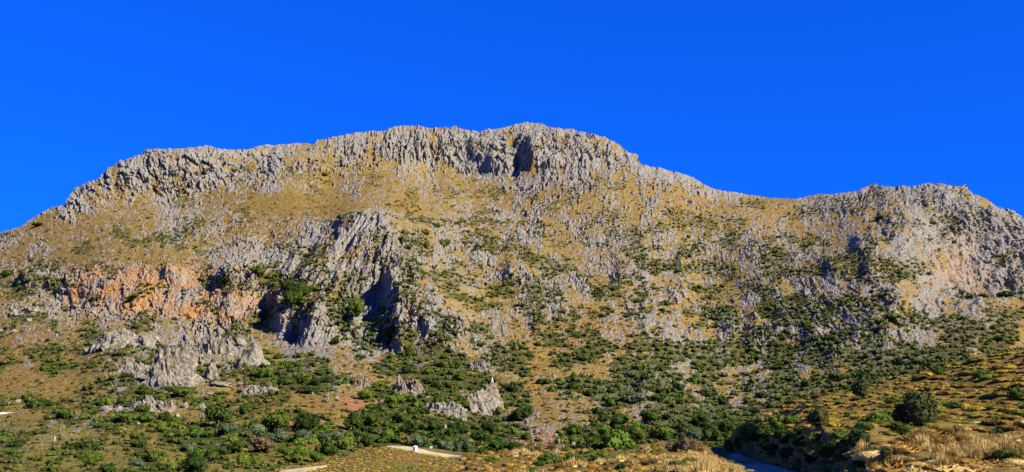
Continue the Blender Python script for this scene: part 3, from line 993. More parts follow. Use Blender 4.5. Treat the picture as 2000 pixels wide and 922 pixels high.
for i, (wpx, u, v, ra) in enumerate(single):
    P, D = mtn(u, v)
    px = D / F
    mat = M_BRIGHT if (i % 7 == 3 or (v > 820 and i % 3 == 0)) else (M_OLIVE if i % 17 == 5 else M_SHRUB)
    k = i % 6
    o = place('mountain_shrub', SHRUB_ME[k], mat, P, wpx * px * 0.54, wpx * px * 0.54, wpx * ra * px * 0.78)
    adj = SHAPES[k] + (' mid green' if mat is M_BRIGHT else ' grey green' if mat is M_OLIVE else ' dark green')
    note(o, u, v - wpx * ra / 2, 'shrub', adj, 'shrub', 'evergreen shrubs scattered over the mountain')

rest = [s_ for s_ in spots if id(s_) not in single_ids]
protos = [shrub_geo(300 + k, 40, 5, 0.24, 1, 0.75, 0.85) for k in range(6)]
small_protos = [shrub_geo(320 + k, 12, 2, 0.32, 1, 0.8, 0.9) for k in range(6)]
hues = {'dark': [], 'mid': [], 'olive': []}
for i, (wpx, u, v, ra) in enumerate(rest):
    P, D = mtn(u, v)
    px = D / F
    V, Fc = (protos if wpx > 12 else small_protos)[i % 6]
    a = RNG.uniform(0, 6.28); c_, s__ = math.cos(a), math.sin(a)
    Vr = np.stack([V[:, 0] * c_ - V[:, 1] * s__, V[:, 0] * s__ + V[:, 1] * c_, V[:, 2]], 1)
    q = perlin(np.array(u / 80.), np.array(v / 50.), 140) + 0.28 * RNG.normal() + (0.15 if v > 780 else 0)
    hues['olive' if q > 0.42 else 'mid' if q > 0.12 else 'dark'].append((Vr * (wpx * px * 0.56, wpx * px * 0.56, wpx * ra * px * 0.8) + P, Fc))
M_MIDG = mat_leaf("mid_green_leaves", (0.016, 0.026, 0.003), (0.036, 0.052, 0.006), (0.075, 0.088, 0.012), 0.0, 0.8, True)
M_OLV2 = mat_leaf("olive_scrub_leaves", (0.030, 0.030, 0.006), (0.062, 0.060, 0.012), (0.11, 0.098, 0.024), 0.0, 0.8)
for hue, mat, lab in (('dark', M_SHRUB, 'small dark green shrubs dotted all over the rocky mountainside'), ('mid', M_MIDG, 'small lighter green shrubs mixed among the dark ones on the mountain'),
                      ('olive', M_OLV2, 'small olive brown shrubs scattered among greener ones on the mountain')):
    tag(link('mountain_shrubbery', raw_mesh('mountain_shrubbery', *join(hues[hue])), mat), kind='stuff', label=lab, cat='shrubbery')

# low dry tufts that speckle the grass
nt = 13000
tu = RNG.uniform(-100, 2100, nt * 3); tv = RNG.uniform(330, 930, nt * 3)
xi_ = np.clip((tu - U1[0]) / (U1[1] - U1[0]), 0, NU - 1).astype(int)
yi_ = ((tv - VS[xi_]) / (VB - VS[xi_]) * (NV - 1)).astype(int)
ok_ = (yi_ > 8) & (yi_ < NV)
idx = np.nonzero(ok_)[0]
idx = [i for i in idx if rock[yi_[i], xi_[i]] < 0.3][:nt]
tp = [blades_geo(400 + k, 12, 1.2, 0.5, 0.14, 0.6, .4) for k in range(1)]
V0, F0 = ICO[1]
tparts = []
for i in idx:
    P = MP[yi_[i], xi_[i]]; px = DD[yi_[i], xi_[i]] / F
    wpx = np.interp(tv[i], [330, 600, 900], [3.0, 4.2, 6.5]) * math.exp(RNG.normal() * .35)
    d = 1 + 0.35 * RNG.normal(size=(len(V0), 1))
    tparts.append((V0 * d * (wpx * px * .55, wpx * px * .55, wpx * px * .38) + P, F0[: 60]))
M_TUFT = mat_leaf("low_tufts", (0.020, 0.022, 0.004), (0.052, 0.046, 0.009), (0.13, 0.092, 0.022), 0.0, 0.4)
tag(link('dry_tussock_grass', raw_mesh('dry_tussock_grass', *join(tparts)), M_TUFT), kind='stuff',
    label='olive brown tussocks speckling the golden grass slopes', cat='grass')


# ------------------------------------------------------------------ boulders
def mat_rock(name, warm=0.0):
    n = NT(name)
    c = rock_colour(n)
    c = n.mix(1.0, c, (1.32, 1.25, 1.12), 'MULTIPLY')
    if warm:
        c = n.mix(n.math('MULTIPLY', n.ramp(n.noise(0.35, 4, 0.6), [(0.42, (0, 0, 0)), (0.6, (1, 1, 1))]), warm), c, n.mix(1.0, c, (1.15, 0.85, 0.55), 'MULTIPLY'))
    nb = n.bump(n.noise(0.9, 8, 0.75, dist=0.5), 1.2, 1.0)
    return n.out(c, nb)


M_ROCK = mat_rock("limestone")
M_ROCKW = mat_rock("tan_limestone", 0.8)


def rock_geo(seed, sub=3, cuts=14, jag=0.12, taper=0.0, ribs=0.0):
    rng = np.random.default_rng(seed)
    V, Fc = ICO[sub]
    V = V.copy()
    for k in range(cuts):
        n = rng.normal(size=3); n[2] = n[2] * .7 + .15; n /= np.linalg.norm(n)
        d = rng.uniform(0.55, 0.85)
        over = np.maximum(0, V @ n - d)
        V = V - over[:, None] * n * 0.92
    rad = 1 + jag * 1.2 * n3(V + seed, 1.6, 11) + jag * n3(V + seed, 3.6, 13) + jag * .6 * n3(V + seed, 7.5, 15)
    if ribs:
        rad += ribs * (1 - 2.4 * np.abs(perlin(V[:, 0] * 4 + seed + V[:, 2] * .5, V[:, 1] * 4 + V[:, 2] * .8, 17)))
    rad += jag * 0.9 * (1 - 2.4 * np.abs(perlin(V[:, 0] * 2.6 + V[:, 2] * 1.1 + seed, V[:, 1] * 2.6 - V[:, 2] * 1.7, 19)))
    rad += jag * 0.7 * (1 - 2.4 * np.abs(perlin(V[:, 0] * 5.5 + V[:, 2] * 3 + seed, V[:, 1] * 5 + V[:, 2] * 4, 21)))
    rad += jag * 0.45 * (1 - 2.4 * np.abs(perlin(V[:, 0] * 11 + V[:, 2] * 5 + seed, V[:, 1] * 10 - V[:, 2] * 8, 23)))
    rad += jag * 0.3 * perlin(V[:, 0] * 22 + V[:, 2] * 9, V[:, 1] * 20 + V[:, 2] * 18, 25)
    V = V * rad[:, None]
    if taper:
        V[:, :2] *= (1 - taper * np.clip(V[:, 2], 0, 1))[:, None]
    m = np.abs(V[:, :2]).max()
    return V / m, Fc


ROCK_ME = [raw_mesh("boulder", *rock_geo(500 + k, 3, 16, 0.20)) for k in range(7)]
SLAB_ME = [raw_mesh("rock_slab", *rock_geo(520 + k, 3, 12, 0.2, 0.35, 0.12)) for k in range(5)]


def outcrop_geo(seed, n=54, rug=0.3):
    """broken outcrop: a rugged mound of blocks and ledges with an uneven outline, unit half-width, base below z = 0"""
    g = np.linspace(-1, 1, n)
    X, Y = np.meshgrid(g, g)
    r = np.hypot(X, Y) * (1 + 0.55 * perlin(X * 1.6 + seed, Y * 1.6, 31) + 0.3 * perlin(X * 4 + seed, Y * 4, 32))
    env = np.clip(1 - r ** 2.2, -0.25, 1)
    wx = X + 0.08 * perlin(X * 6, Y * 6 + seed, 33); wy = Y + 0.08 * perlin(X * 6 + 9, Y * 6 + seed, 34)
    z = np.sqrt(np.clip(env, 0, 1)) * (0.75 + 0.5 * perlin(X * 1.3, Y * 1.3 + seed, 35))
    for sc, a in ((2.6, 0.5), (5.5, 0.3), (11, 0.15)):
        f1, f2, r1, r2, ox, oy = cells(wx * sc + seed * 1.7, wy * sc, seed % 50 + int(sc))
        z = z + np.clip(env + .1, 0, 1) * a * ((r1 - 0.45) + 0.9 * (ox * np.sign(r2 - .4) + oy * (r1 - .5)) - 0.35 * (1 - sstep(0, 0.2, f2 - f1)))
    z = np.where(env < 0.02, -0.15 + env, z)
    Yd = Y + 0.10 * (r1 - .5)
    V = np.stack([X, Yd, z], -1).reshape(-1, 3)
    V[:, 2] /= max(0.2, V[:, 2].max())
    idx = np.arange(n * n).reshape(n, n)
    keep = (env > -0.12)
    q = []
    a, b, c, d = idx[:-1, :-1].ravel(), idx[:-1, 1:].ravel(), idx[1:, 1:].ravel(), idx[1:, :-1].ravel()
    k = keep.ravel()
    ok = k[a] | k[b] | k[c] | k[d]
    return V, np.stack([a, b, c, d], 1)[ok]


# named rocks: u centre, v foot, width, height (photo pixels), seed, taper, ribs, warm, label
HERO = [(945, 808, 90, 66, 601, 0.34, 0.10, 0, 'tall grey pinnacle rock standing alone among green bushes'),
    (862, 808, 74, 26, 602, 0.25, 0.12, 0, 'low grey rock wall beside the pinnacle rock'),
    (328, 752, 104, 78, 603, 0.3, 0.12, 0, 'huge pale boulder with steep sides below the orange cliff'),
    (412, 684, 54, 48, 604, 0.35, 0.12, 0, 'pale grey block of rock with a dark hollow beside it'),
    (372, 690, 40, 30, 610, 0.3, 0.10, 0, 'pale rock slab just above the huge pale boulder'),
    (490, 718, 54, 42, 605, 0.4, 0.14, 0, 'grey triangular rock at the foot of the grassy scree'),
    (412, 736, 26, 30, 606, 0.3, 0.1, 0, 'small upright pale rock beside the huge pale boulder'),
    (240, 676, 100, 38, 607, 0.15, 0.12, 0, 'long low outcrop of pale rock under the orange cliff'),
    (255, 722, 50, 26, 611, 0.2, 0.12, 0, 'broken pale outcrop among low green bushes'),
    (508, 768, 56, 18, 608, 0.1, 0.12, 0, 'flat white rock ledge above the dry meadow'),
    (797, 766, 56, 42, 609, 0.3, 0.14, 1, 'wide tan outcrop below the foot of the grey crag'),
    (706, 754, 36, 26, 612, 0.2, 0.12, 1, 'small tan outcrop between bushes below the scree'),
    (940, 724, 40, 28, 613, 0.2, 0.14, 0, 'pale ribbed outcrop above the pinnacle rock'),
    (295, 800, 70, 34, 614, 0.15, 0.14, 0, 'spread of pale broken rock below the huge pale boulder'),
    (740, 796, 22, 14, 615, 0.1, 0.1, 0, 'small blue grey slab beside the red earth scar'),
    (60, 616, 46, 20, 618, 0.15, 0.12, 0, 'white rock ledge at the end of the orange cliff')]
for (u, v, wpx, hpx, sd, tp_, rb, wm, lab) in HERO:
    P, D = mtn(u, v)
    px = D / F
    lump = sd in (601, 603, 605, 606)
    me = raw_mesh("boulder", *outcrop_geo(sd)) if not lump else raw_mesh("boulder", *rock_geo(sd, 5 if wpx > 60 else 4, 18, 0.19, tp_, rb))
    o = link('boulder', me, M_ROCKW if wm else M_ROCK)
    o.location = P + np.array([0, wpx * px * 0.2, hpx * px * 0.12])
    o.scale = (wpx * px * (0.55 + 0.35 * tp_), wpx * px * 0.45, hpx * px * (0.88 + 0.25 * tp_))
    if not lump:
        o.location = P - np.array([0, 0, hpx * px * 0.15])
        o.scale = (wpx * px * 0.66, wpx * px * 0.5, hpx * px * 1.0)
    o.rotation_euler = (0, 0, 0.0) if lump else (0.38, 0, 0)
    tag(o, lab, 'rock', 'large rocks on the lower mountainside')
    if sd == 601:
        co = np.array([v_.co[:] for v_ in me.vertices]) * np.array(o.scale[:]) + np.array(o.location[:])
        PEAK = co[np.argmax(co[:, 2])]
BOUL = [(375, 876, 9, 10), (1120, 868, 13, 16), (1108, 852, 12, 10), (1028, 822, 10, 10), (1020, 828, 14, 8), (915, 848, 9, 6), (882, 828, 10, 8), (870, 838, 8, 9), (790, 808, 10, 10), (902, 866, 9, 8),
    (965, 838, 9, 12), (940, 858, 8, 6), (1160, 864, 6, 5), (1178, 872, 5, 5), (1126, 826, 6, 9), (775, 779, 9, 8), (800, 779, 8, 6), (835, 778, 10, 6), (770, 790, 9, 9), (745, 786, 11, 10),
    (610, 775, 10, 8), (640, 780, 12, 9), (660, 784, 10, 9), (150, 606, 22, 10), (186, 618, 14, 10), (205, 614, 12, 9), (60, 632, 12, 10), (95, 650, 10, 8), (30, 655, 14, 9), (4, 652, 12, 8),
    (140, 640, 9, 8), (165, 655, 8, 7), (85, 668, 8, 6), (255, 640, 14, 10), (300, 640, 12, 9), (225, 618, 16, 10), (345, 633, 14, 12), (365, 645, 14, 12), (468, 672, 22, 18), (448, 690, 18, 12),
    (430, 752, 50, 10), (470, 752, 22, 8), (395, 800, 16, 14), (360, 795, 18, 16), (345, 812, 14, 12), (410, 770, 18, 10), (20, 790, 10, 8), (35, 786, 12, 10), (210, 800, 26, 14), (232, 806, 20, 12),
    (270, 830, 8, 6), (245, 842, 7, 6), (340, 870, 7, 6), (1085, 848, 9, 12), (1076, 842, 10, 14), (1066, 840, 8, 12), (1092, 862, 9, 14), (1075, 860, 8, 12), (1060, 856, 7, 10), (1050, 848, 9, 8),
    (1045, 868, 8, 9), (1030, 880, 10, 12), (1056, 878, 8, 9), (1100, 872, 8, 10), (1088, 876, 8, 10), (1040, 856, 7, 8), (1068, 868, 8, 8), (1048, 838, 14, 8), (1012, 812, 8, 6), (1062, 834, 9, 8)]
for i, (u, v, wpx, hpx) in enumerate(BOUL):
    P, D = mtn(u, v)
    px = D / F
    me = (SLAB_ME if hpx > wpx else ROCK_ME)[i % (5 if hpx > wpx else 7)]
    warm_ = 1020 < u < 1130 and i % 3 == 0
    o = place('boulder', me, M_ROCKW if warm_ else M_ROCK, P + np.array([0, 0, hpx * px * 0.2]), wpx * px * 0.55, wpx * px * 0.5, hpx * px * 0.62, None, 0.15)
    sh = 'upright' if hpx > wpx else ('flat' if hpx < wpx * .7 else 'blocky')
    note(o, u, v, 'rock', ('large ' if wpx > 15 else 'small ') + sh + (' tan' if warm_ else ' pale grey'), 'rock', 'loose rocks among the grass and bushes')

# ------------------------------------------------------------------ near ground cover
# the roadside hill: big bushes
BUSH = [(1598, 842, 52, 48, M_OLIVEW, 'leafy grey green bush'), (1594, 872, 46, 34, M_OLIVEW, 'low grey green bush'), (1684, 784, 42, 48, M_OLIVEW, 'olive green bush with bare stems'),
    (1792, 838, 92, 80, M_OLIVEW, 'big dense olive green bush with a dark shaded side'), (1680, 872, 52, 44, M_SHRUB, 'dark rounded bush'), (1832, 738, 26, 24, M_SHRUB, 'small dark bush'),
    (1462, 868, 44, 56, M_BRIGHT, 'tall green bush'), (1484, 850, 46, 44, M_OLIVEW, 'ragged olive bush'), (1520, 838, 44, 40, M_BRIGHT, 'yellow green bush'), (1446, 880, 26, 40, M_SHRUB, 'narrow dark bush'),
    (1545, 832, 36, 24, M_BRIGHT, 'low yellow green bush'), (1715, 828, 60, 30, M_BRIGHT, 'spreading fresh green bush'), (1985, 778, 44, 28, M_SHRUB, 'low dark bush'),
    (1920, 742, 40, 18, M_BRIGHT, 'low green bush'), (1640, 880, 40, 26, M_SHRUB, 'low dark bush'), (1560, 858, 40, 30, M_SHRUB, 'dark bush'), (1500, 880, 34, 26, M_SHRUB, 'dark bush'),
    (1965, 912, 60, 26, M_CUSHG, 'low green bush'), (1745, 790, 40, 18, M_BRIGHT, 'low fresh green bush'), (1860, 800, 36, 16, M_BRIGHT, 'low green bush'), (1530, 862, 40, 30, M_SHRUB, 'dark bush'), (1480, 870, 40, 30, M_SHRUB, 'dark bush'),
    (1690, 848, 40, 20, M_BRIGHT, 'low green bush'), (1660, 815, 34, 16, M_BRIGHT, 'low green bush'), (1760, 850, 50, 30, M_SHRUB, 'low dark bush'),
    (1536, 868, 44, 32, M_SHRUB, 'ragged dark bush'), (1570, 876, 40, 30, M_SHRUB, 'shaded dark bush'), (1622, 888, 46, 30, M_SHRUB, 'shaded dark bush'), (1648, 902, 50, 28, M_SHRUB, 'spreading dark bush'),
    (1702, 902, 50, 30, M_SHRUB, 'spreading dark bush'), (1738, 898, 46, 28, M_OLIVEW, 'spreading olive bush'), (1500, 862, 46, 40, M_SHRUB, 'tall dark bush'), (1590, 900, 44, 26, M_SHRUB, 'low shaded bush'),
    (1545, 896, 40, 26, M_SHRUB, 'low shaded bush'), (1690, 922, 50, 26, M_OLIVEW, 'low olive bush'), (1515, 894, 36, 30, M_SHRUB, 'ragged dark bush')]
for i, (u, v, wpx, hpx, mat, lab) in enumerate(BUSH):
    P, D = BANK(u, v)
    px = D / F
    r = bpy.data.objects.new('roadside_bush', None)
    COL.objects.link(r)
    r.location = P
    c = place('foliage', BIG_ME[i % 4], mat, (0, 0, hpx * px * 0.12), wpx * px * 0.56, wpx * px * 0.56, hpx * px * 0.76); c.parent = r
    t = place('stem', STEM_ME[i % 2], M_BARK, (0, 0, -0.05), wpx * px * 0.5, wpx * px * 0.5, hpx * px * 0.7); t.parent = r
    note(r, u, v - hpx / 2, 'bush', lab.replace(' bush', '').replace('bush ', ''), 'bush', 'bushes on the roadside hill')
# the little bare-stemmed tree
P, D = BANK(1945, 852)
px = D / F
r = bpy.data.objects.new('sapling', None); COL.objects.link(r); r.location = P
t = place('trunk', TRUNK_ME[1], M_BARK, (0, 0, 0), 14 * px, 14 * px, 44 * px); t.parent = r
for k, (dx, dz, sc_) in enumerate([(-6, 10, 14), (7, 14, 12), (-2, 30, 13), (5, 38, 9)]):
    c = place('foliage', SHRUB_ME[k], M_BRIGHT, (dx * px, 0, dz * px), sc_ * px * .6, sc_ * px * .6, sc_ * px * .7); c.parent = r
tag(r, 'thin young tree with bare forked stems behind the tall dry grass', 'tree')


def near_v(sheet, u, v):
    return v > sheet.crest(u) + 1


# cushions over the roadside hill
cnt = 0
used = []
stuff_parts = {'c': [], 'd': []}
cush_protos = [blades_geo(240 + k, 80, 1.4, 0.42, 0.085, 0.75, 0.35, 1) for k in range(4)]
dry_protos = [blades_geo(250 + k, 90, 0.8, 0.9, 0.075, 0.6, 0.25, 1) for k in range(4)]
cands = []
for i in range(47000):
    u = RNG.uniform(1440, 2900) if i > 40000 else RNG.uniform(1440, 2060); v = RNG.uniform(690, 935) if u < 2060 else RNG.uniform(600, 1000)
    if not near_v(BANK, u, v): continue
    foot = np.interp(u, [1440, 1500, 1600, 1700, 1800, 1900], [850, 845, 828, 848, 886, 935])
    shade = v > foot - 6
    if shade and (RNG.uniform() < 0.94 or v > np.interp(u, [1440, 1500, 1600, 1700, 1800, 1900], [884, 903, 928, 953, 978, 998])): continue
    P, D = BANK(u, v)
    wm = RNG.uniform(0.5, 1.0) * (1.0 + 0.7 * (RNG.uniform() < 0.35))
    wpx = wm * F / D
    if any((x - u) ** 2 + ((y - v) * 2.4) ** 2 < (0.27 * (ww + wpx)) ** 2 for x, y, ww in used): continue
    used.append((u, v, wpx))
    cands.append((wpx, u, v, wm, shade))
cands.sort(key=lambda c: -c[0])
n_single = 0
for i, (wpx, u, v, wm, shade) in enumerate(cands):
    P, D = BANK(u, v)
    q = perlin(np.array(u / 60.), np.array(v / 25.), 120) + 0.25 * RNG.normal()
    low = v > np.interp(u, [1650, 1780, 1900, 2000], [890, 850, 835, 825])
    if low:
        kind = 'rusty' if q > -0.1 else 'straw'
    else:
        kind = 'rusty' if q > 0.22 else 'green' if q < -0.2 else 'yellow'
    mat = {'rusty': M_CUSHB, 'straw': M_DRY, 'green': M_CUSHG, 'yellow': M_CUSH}[kind]
    hz = wm * RNG.uniform(0.24, 0.42)
    if n_single < 170 and 0 < u < 1995 and v < 918:
        n_single += 1
        o = place('cushion_shrub', CUSH_ME[i % 4], mat, P, wm * .58, wm * .58, hz)
        note(o, u, v, 'cushion shrub', {'rusty': 'rusty brown', 'straw': 'straw coloured', 'green': 'green', 'yellow': 'olive yellow'}[kind] + (' wide' if wm > 1 else ''), 'shrub', 'cushion shrubs on the roadside hill')
    else:
        V, Fc = cush_protos[i % 4]
        stuff_parts.setdefault(kind, []).append((V * (wm * .58, wm * .58, hz) + P, Fc))

# tall dry grass on its lower right
DRYS = []
for i in range(420):
    r_ = RNG.uniform()
    if r_ < 0.55: u, v = RNG.uniform(1880, 2030), RNG.uniform(862, 908)
    elif r_ < 0.75: u, v = RNG.uniform(1770, 1890), RNG.uniform(848, 880)
    elif r_ < 0.9: u, v = RNG.uniform(1830, 1905), RNG.uniform(890, 925)
    else: u, v = RNG.uniform(1660, 1760), RNG.uniform(875, 925)
    DRYS.append((u, v))
picked = []
for (u, v) in DRYS:
    if any((a - u) ** 2 + (b - v) ** 2 * 4 < 90 for a, b in picked): continue
    picked.append((u, v))
    P, D = BANK(u, v)
    hm = RNG.uniform(0.38, 0.62)
    if len(picked) <= 90:
        o = place('dry_grass_clump', DRY_ME[len(picked) % 4], M_DRY, P, hm * .5, hm * .5, hm * .9)
        note(o, u, v - 10, 'dry grass clump', ('pale ' if len(picked) % 2 else 'straw coloured ') + ('high' if hm > .5 else 'short'), 'grass clump', 'clumps of tall dry grass on the roadside hill')

# the scrub hill between road and valley
hl = []
usedk = []
for i in range(16000):
    u = RNG.uniform(520, 1560); v = RNG.uniform(866, 935)
    c0 = KNOLL.crest(u)
    if v < c0 - 1: continue
    if 745 < u < 910 and v < np.interp(u, [745, 768, 788, 808, 840, 872, 910], [874, 876, 879.5, 885, 891, 895, 897]): continue
    if 535 < u < 645 and np.interp(u, [540, 580, 612, 642], [922, 916, 912.5, 910.5]) < v < np.interp(u, [556, 590, 615, 642], [931, 924, 918, 911.5]): continue
    le = np.interp(v, [884, 889, 895, 904, 915, 926, 945], [1372, 1382, 1392, 1408, 1432, 1462, 1495])
    if u > le - 4: continue
    P, D = KNOLL(u, v)
    wm = RNG.uniform(0.5, 1.1) * (0.65 if u < 900 else 1.0) * (0.75 if u > 1290 else 1)
    wpx = wm * F / D
    if any((x - u) ** 2 + ((y - v) * 2.0) ** 2 < (0.36 * (ww + wpx)) ** 2 for x, y, ww in usedk): continue
    usedk.append((u, v, wpx))
    hl.append((wpx, u, v, wm))
hl.sort(key=lambda c: -c[0])
hl = [h for h in hl if h[2] < 920] + [h for h in hl if h[2] >= 920]
for i, (wpx, u, v, wm) in enumerate(hl):
    P, D = KNOLL(u, v)
    q = perlin(np.array(u / 70.), np.array(v / 22.), 130) + 0.25 * RNG.normal()
    g_band = 1040 < u < 1250 and abs(v - np.interp(u, [1040, 1130, 1200, 1250], [915, 898, 886, 880])) < 9
    if g_band: kind = 'green'
    elif u < 900: kind = 'green' if q < -0.12 else 'yellow' if q < 0.2 else 'rusty'
    elif u > 1000 and q > 0.22: kind = 'straw'
    else: kind = 'rusty' if q > -0.25 else ('yellow' if q > -.4 else 'green')
    mat = {'rusty': M_CUSHB, 'straw': M_DRY, 'green': M_BRIGHT if g_band else M_CUSHG, 'yellow': M_CUSH}[kind]
    hz = wm * (RNG.uniform(0.4, 0.7) if kind != 'straw' else RNG.uniform(0.6, .9))
    if i < 160:
        me = DRY_ME[i % 4] if kind == 'straw' else (SHRUB_ME[i % 6] if g_band else CUSH_ME[i % 4])
        o = place('dry_grass_clump' if kind == 'straw' else 'cushion_shrub', me, mat, P, wm * .6, wm * .6, hz)
        if kind == 'straw':
            note(o, u, v, 'dry grass clump', 'golden' + (' wide' if wm > .85 else ''), 'grass clump', 'dry grass clumps on the scrub hill')
        else:
            note(o, u, v, 'cushion shrub', {'rusty': 'rusty brown', 'green': 'bright green' if g_band else 'green', 'yellow': 'olive yellow'}[kind] + (' wide' if wm > .85 else ''), 'shrub', 'cushion shrubs on the scrub hill')
    else:
        V, Fc = (dry_protos if kind == 'straw' else cush_protos)[i % 4]
        stuff_parts.setdefault('leaf' if g_band else kind, []).append((V * (wm * .6, wm * .6, hz) + P, Fc))
for kind, mat, lab in (('yellow', M_CUSH, 'small olive yellow scrub covering the near hills'), ('rusty', M_CUSHB, 'small rusty brown scrub covering the near hills'),
                       ('green', M_CUSHG, 'small green scrub scattered over the near hills'), ('straw', M_DRY, 'short straw coloured grass on the near hills'), ('leaf', M_BRIGHT, 'bright green ground cover along the edge of the scrub hill')):
    if stuff_parts.get(kind):
        tag(link('scrub_undergrowth', raw_mesh('scrub_undergrowth', *join(stuff_parts[kind])), mat), kind='stuff', label=lab, cat='undergrowth')

# bushes on the scrub hill, by the road
for i, (u, v, wpx, hpx, mat, lab) in enumerate([(1342, 884, 44, 38, M_BROWN, 'brown twiggy bush by the road bend'), (1312, 884, 26, 22, M_BROWN, 'small brown bush left of the twiggy one'), (1365, 884, 26, 24, M_CUSHB, 'rusty low bush right of the brown twiggy bush'),
        (1425, 884, 22, 30, M_BRIGHT, 'green bush at the far end of the road'), (1070, 906, 40, 22, M_BRIGHT, 'low bright green bush on the scrub hill'), (1120, 904, 40, 20, M_BRIGHT, 'bright green bush in the middle of the green strip'),
        (1172, 898, 40, 20, M_BRIGHT, 'wide bright green bush on the hill edge'), (1325, 921, 44, 24, M_CUSHG, 'dark green low bush beside the road'), (1350, 908, 34, 20, M_CUSHG, 'green low bush behind the golden grass mound'), (1215, 915, 24, 14, M_BRIGHT, 'small bright green bush in the dry grass'), (960, 905, 34, 14, M_BRIGHT, 'low green bush on the near edge of the hill')]):
    P, D = KNOLL(u, v)
    px = D / F
    r = bpy.data.objects.new('scrub_bush', None); COL.objects.link(r); r.location = P
    c = place('foliage', BIG_ME[(i + 1) % 4], mat, (0, 0, hpx * px * 0.12), wpx * px * 0.56, wpx * px * 0.56, hpx * px * 0.76); c.parent = r
    t = place('stem', STEM_ME[i % 2], M_BARK, (0, 0, -0.05), wpx * px * 0.5, wpx * px * 0.5, hpx * px * 0.7); t.parent = r
    tag(r, lab, 'bush', 'bushes on the scrub hill')
# golden grass mound left of the road
gm = 0
for i in range(420):
    u = RNG.uniform(1300, 1450); v = RNG.uniform(884, 930)
    le = np.interp(v, [884, 889, 895, 904, 915, 926, 945], [1372, 1382, 1392, 1408, 1432, 1462, 1495])
    if u > le + 2 or (u < 1345 and v < 900): continue
    P, D = KNOLL(u, v)
    hm = RNG.uniform(0.25, 0.45)
    V, Fc = dry_protos[i % 4]
    stuff_parts.setdefault('mound', []).append((V * (hm * .55, hm * .55, hm) + P, Fc))
tag(link('golden_verge_grass', raw_mesh('golden_verge_grass', *join(stuff_parts['mound'])), M_DRY), kind='stuff', label='golden dry grass along the verge of the gravel road', cat='grass')


# ------------------------------------------------------------------ small built things
def box(x0, x1, y0, y1, z0, z1):
    V = np.array([[x, y, z] for z in (z0, z1) for y in (y0, y1) for x in (x0, x1)], float)
    Q = np.array([[0, 2, 3, 1], [4, 5, 7, 6], [0, 1, 5, 4], [2, 6, 7, 3], [0, 4, 6, 2], [1, 3, 7, 5]])
    return V, Q


def plain(name, c, rough=0.7):
    n = NT(name)
    n.b.inputs["Roughness"].default_value = rough
    a = n.noise(6, 4, 0.6)
    return n.out(n.ramp(a, [(0.3, tuple(k * .85 for k in c)), (0.7, c)]))


M_WHITE = plain("white_paint", (0.72, 0.72, 0.70)); M_DARK = plain("dark_glass", (0.03, 0.03, 0.04), .3); M_METAL = plain("grey_metal", (0.25, 0.26, 0.28), .5); M_BLUE = plain("pale_blue_paint", (0.35, 0.48, 0.70))


def part(name, geo, mat, parent):
    return link(name, raw_mesh(name, *geo), mat, parent)


P, D = KNOLL(812, 884)
px = D / F
r = bpy.data.objects.new('roadside_shrine', None); COL.objects.link(r); r.location = P + np.array([0, 0, 0.1]); r.rotation_euler = (0, 0, -0.7); r.scale = (0.75, 0.75, 0.8)
part('pedestal', box(-.26, .26, -.22, .22, -.3, .25), M_WHITE, r)
part('cabinet', box(-.32, .32, -.27, .27, .252, .82), M_WHITE, r)
part('window', box(-.345, -.322, -.2, .2, .32, .74), M_DARK, r)
V = np.array([[-.38, -.33, .823], [.38, -.33, .823], [.38, .33, .823], [-.38, .33, .823], [-.38, 0, 1.02], [.38, 0, 1.02]])
part('roof', (V, np.array([[0, 1, 5], [0, 5, 4], [2, 3, 4], [2, 4, 5], [1, 2, 5], [3, 0, 4], [0, 3, 2], [0, 2, 1]])), M_WHITE, r)
part('cross', join([box(-.02, .02, -.02, .02, 1.0, 1.22), box(-.08, .08, -.018, .018, 1.12, 1.155)]), M_METAL, r)
tag(r, 'small white wayside shrine box on a pedestal beside the dirt track', 'shrine')
P, D = KNOLL(842, 880)
r = bpy.data.objects.new('track_sign', None); COL.objects.link(r); r.location = P
part('post', box(-.03, .03, -.03, .03, -.3, .42), M_METAL, r)
part('panel', box(-.2, .2, -.05, -.032, .25, .52), M_BLUE, r)
tag(r, 'small pale blue sign on a short post past the shrine', 'sign')
for k, (u, v, lab) in enumerate([(839, 890, 'thin grey post standing at the track edge nearer the shrine'), (844, 891, 'thin grey post standing at the track edge past its twin')]):
    P, D = KNOLL(u, v)
    o = link('marker_post', raw_mesh('marker_post', *join([box(-.025, .025, -.025, .025, -.2, .75), box(-.035, .035, -.035, .035, .752, .80)])), M_METAL)
    o.location = P
    tag(o, lab, 'post', 'posts by the dirt track')
# white marker on the pinnacle rock
P, D = mtn(945, 808)
px = D / F
r = bpy.data.objects.new('white_marker', None); COL.objects.link(r); r.location = PEAK - np.array([0, 0, 0.5 * px])
part('plinth', box(-1.7 * px, 1.7 * px, -1.7 * px, 1.7 * px, -4 * px, 2.2 * px), M_WHITE, r)
part('pillar', box(-.9 * px, .9 * px, -.9 * px, .9 * px, 2.21 * px, 7 * px), M_WHITE, r)
tag(r, 'tiny white pillar on top of the pinnacle rock', 'marker')
# low white wall at the edge of the picture
P, D = mtn(12, 806)
px = D / F
r = bpy.data.objects.new('white_wall', None); COL.objects.link(r); r.location = P
part('wall', box(-16 * px, 14 * px, -.15, .15, -.4, 1.8 * px), M_WHITE, r)
part('coping', box(-16.4 * px, 14.4 * px, -.2, .2, 1.83 * px, 2.4 * px), M_WHITE, r)
tag(r, 'low white wall on the scrubby slope', 'wall')
P, D = mtn(110, 866)
o = link('white_post', raw_mesh('white_post', *join([box(-.06, .06, -.06, .06, -.2, 8 * D / F), box(-.08, .08, -.08, .08, 8 * D / F, 9 * D / F)])), M_WHITE); o.location = P
tag(o, 'slim white post among the green scrub of the valley', 'post')

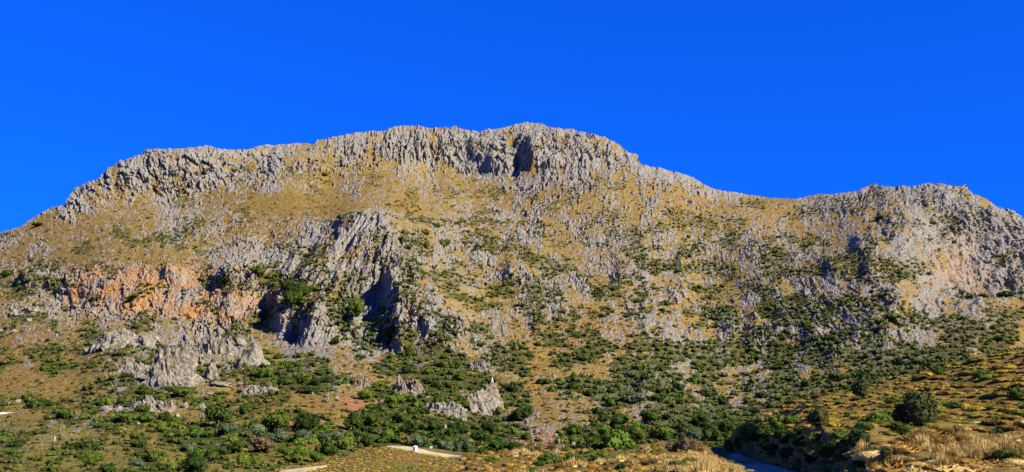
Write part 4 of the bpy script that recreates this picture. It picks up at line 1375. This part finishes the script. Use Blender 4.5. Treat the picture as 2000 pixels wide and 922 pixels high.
# ------------------------------------------------------------------ labels that single each thing out
MARKS = [(1005, 300, 'the dark summit gully'), (290, 330, 'the rocky shoulder of the ridge'), (640, 300, 'the long ridge crest'), (1480, 400, 'the saddle of the ridge'),
    (1830, 390, 'the lower summit'), (1870, 520, 'the ochre cliff patch'), (600, 395, 'the golden grass slope'), (300, 560, 'the orange cliff'), (740, 560, 'the grey crag'),
    (600, 690, 'the scree apron'), (330, 710, 'the huge pale boulder'), (945, 775, 'the pinnacle rock'), (600, 845, 'the olive grove'), (812, 878, 'the wayside shrine'),
    (1080, 850, 'the rubble patch'), (1450, 640, 'the fluted rock ribs'), (1420, 890, 'the road bend'), (560, 785, 'the dry meadow'), (710, 790, 'the red earth scar'),
    (1150, 600, 'the bare central slope'), (1792, 800, 'the big olive bush'), (1940, 880, 'the tall dry grass'), (1640, 660, 'the fluted rock fins'), (100, 700, 'the grassy slope'),
    (120, 860, 'the white post'), (1300, 820, 'the wooded valley floor'), (1900, 720, 'the crest of the roadside hill'), (1600, 860, 'the shaded road bank'), (1140, 895, 'the bright green strip')]


def where(u, v):
    d = [math.hypot((u - a) * 0.8, v - b) for a, b, _ in MARKS]
    k = int(np.argmin(d))
    a, b, t = MARKS[k]
    if d[k] < 22: return 'beside ' + t
    if abs(v - b) > 0.7 * abs(u - a):
        return ('above ' if v < b else 'below ') + t
    return ('left of ' if u < a else 'right of ') + t


ORD = ['first', 'second', 'third', 'fourth', 'fifth', 'sixth', 'seventh', 'eighth', 'ninth', 'tenth', 'eleventh', 'twelfth', 'thirteenth', 'fourteenth', 'fifteenth', 'sixteenth']
buckets = {}
for (o, u, v, noun, adj) in ALL_THINGS:
    buckets.setdefault((adj + ' ' + noun, where(u, v)), []).append((u, v, o))
for (what, wh), lst in buckets.items():
    lst.sort(key=lambda q: q[0])
    n = len(lst)
    for i, (u, v, o) in enumerate(lst):
        if n == 1: pre = ''
        elif i == 0: pre = 'leftmost '
        elif i == n - 1: pre = 'rightmost '
        else: pre = ORD[min(i, 15)] + ' from left '
        o['label'] = pre + what + ' ' + wh
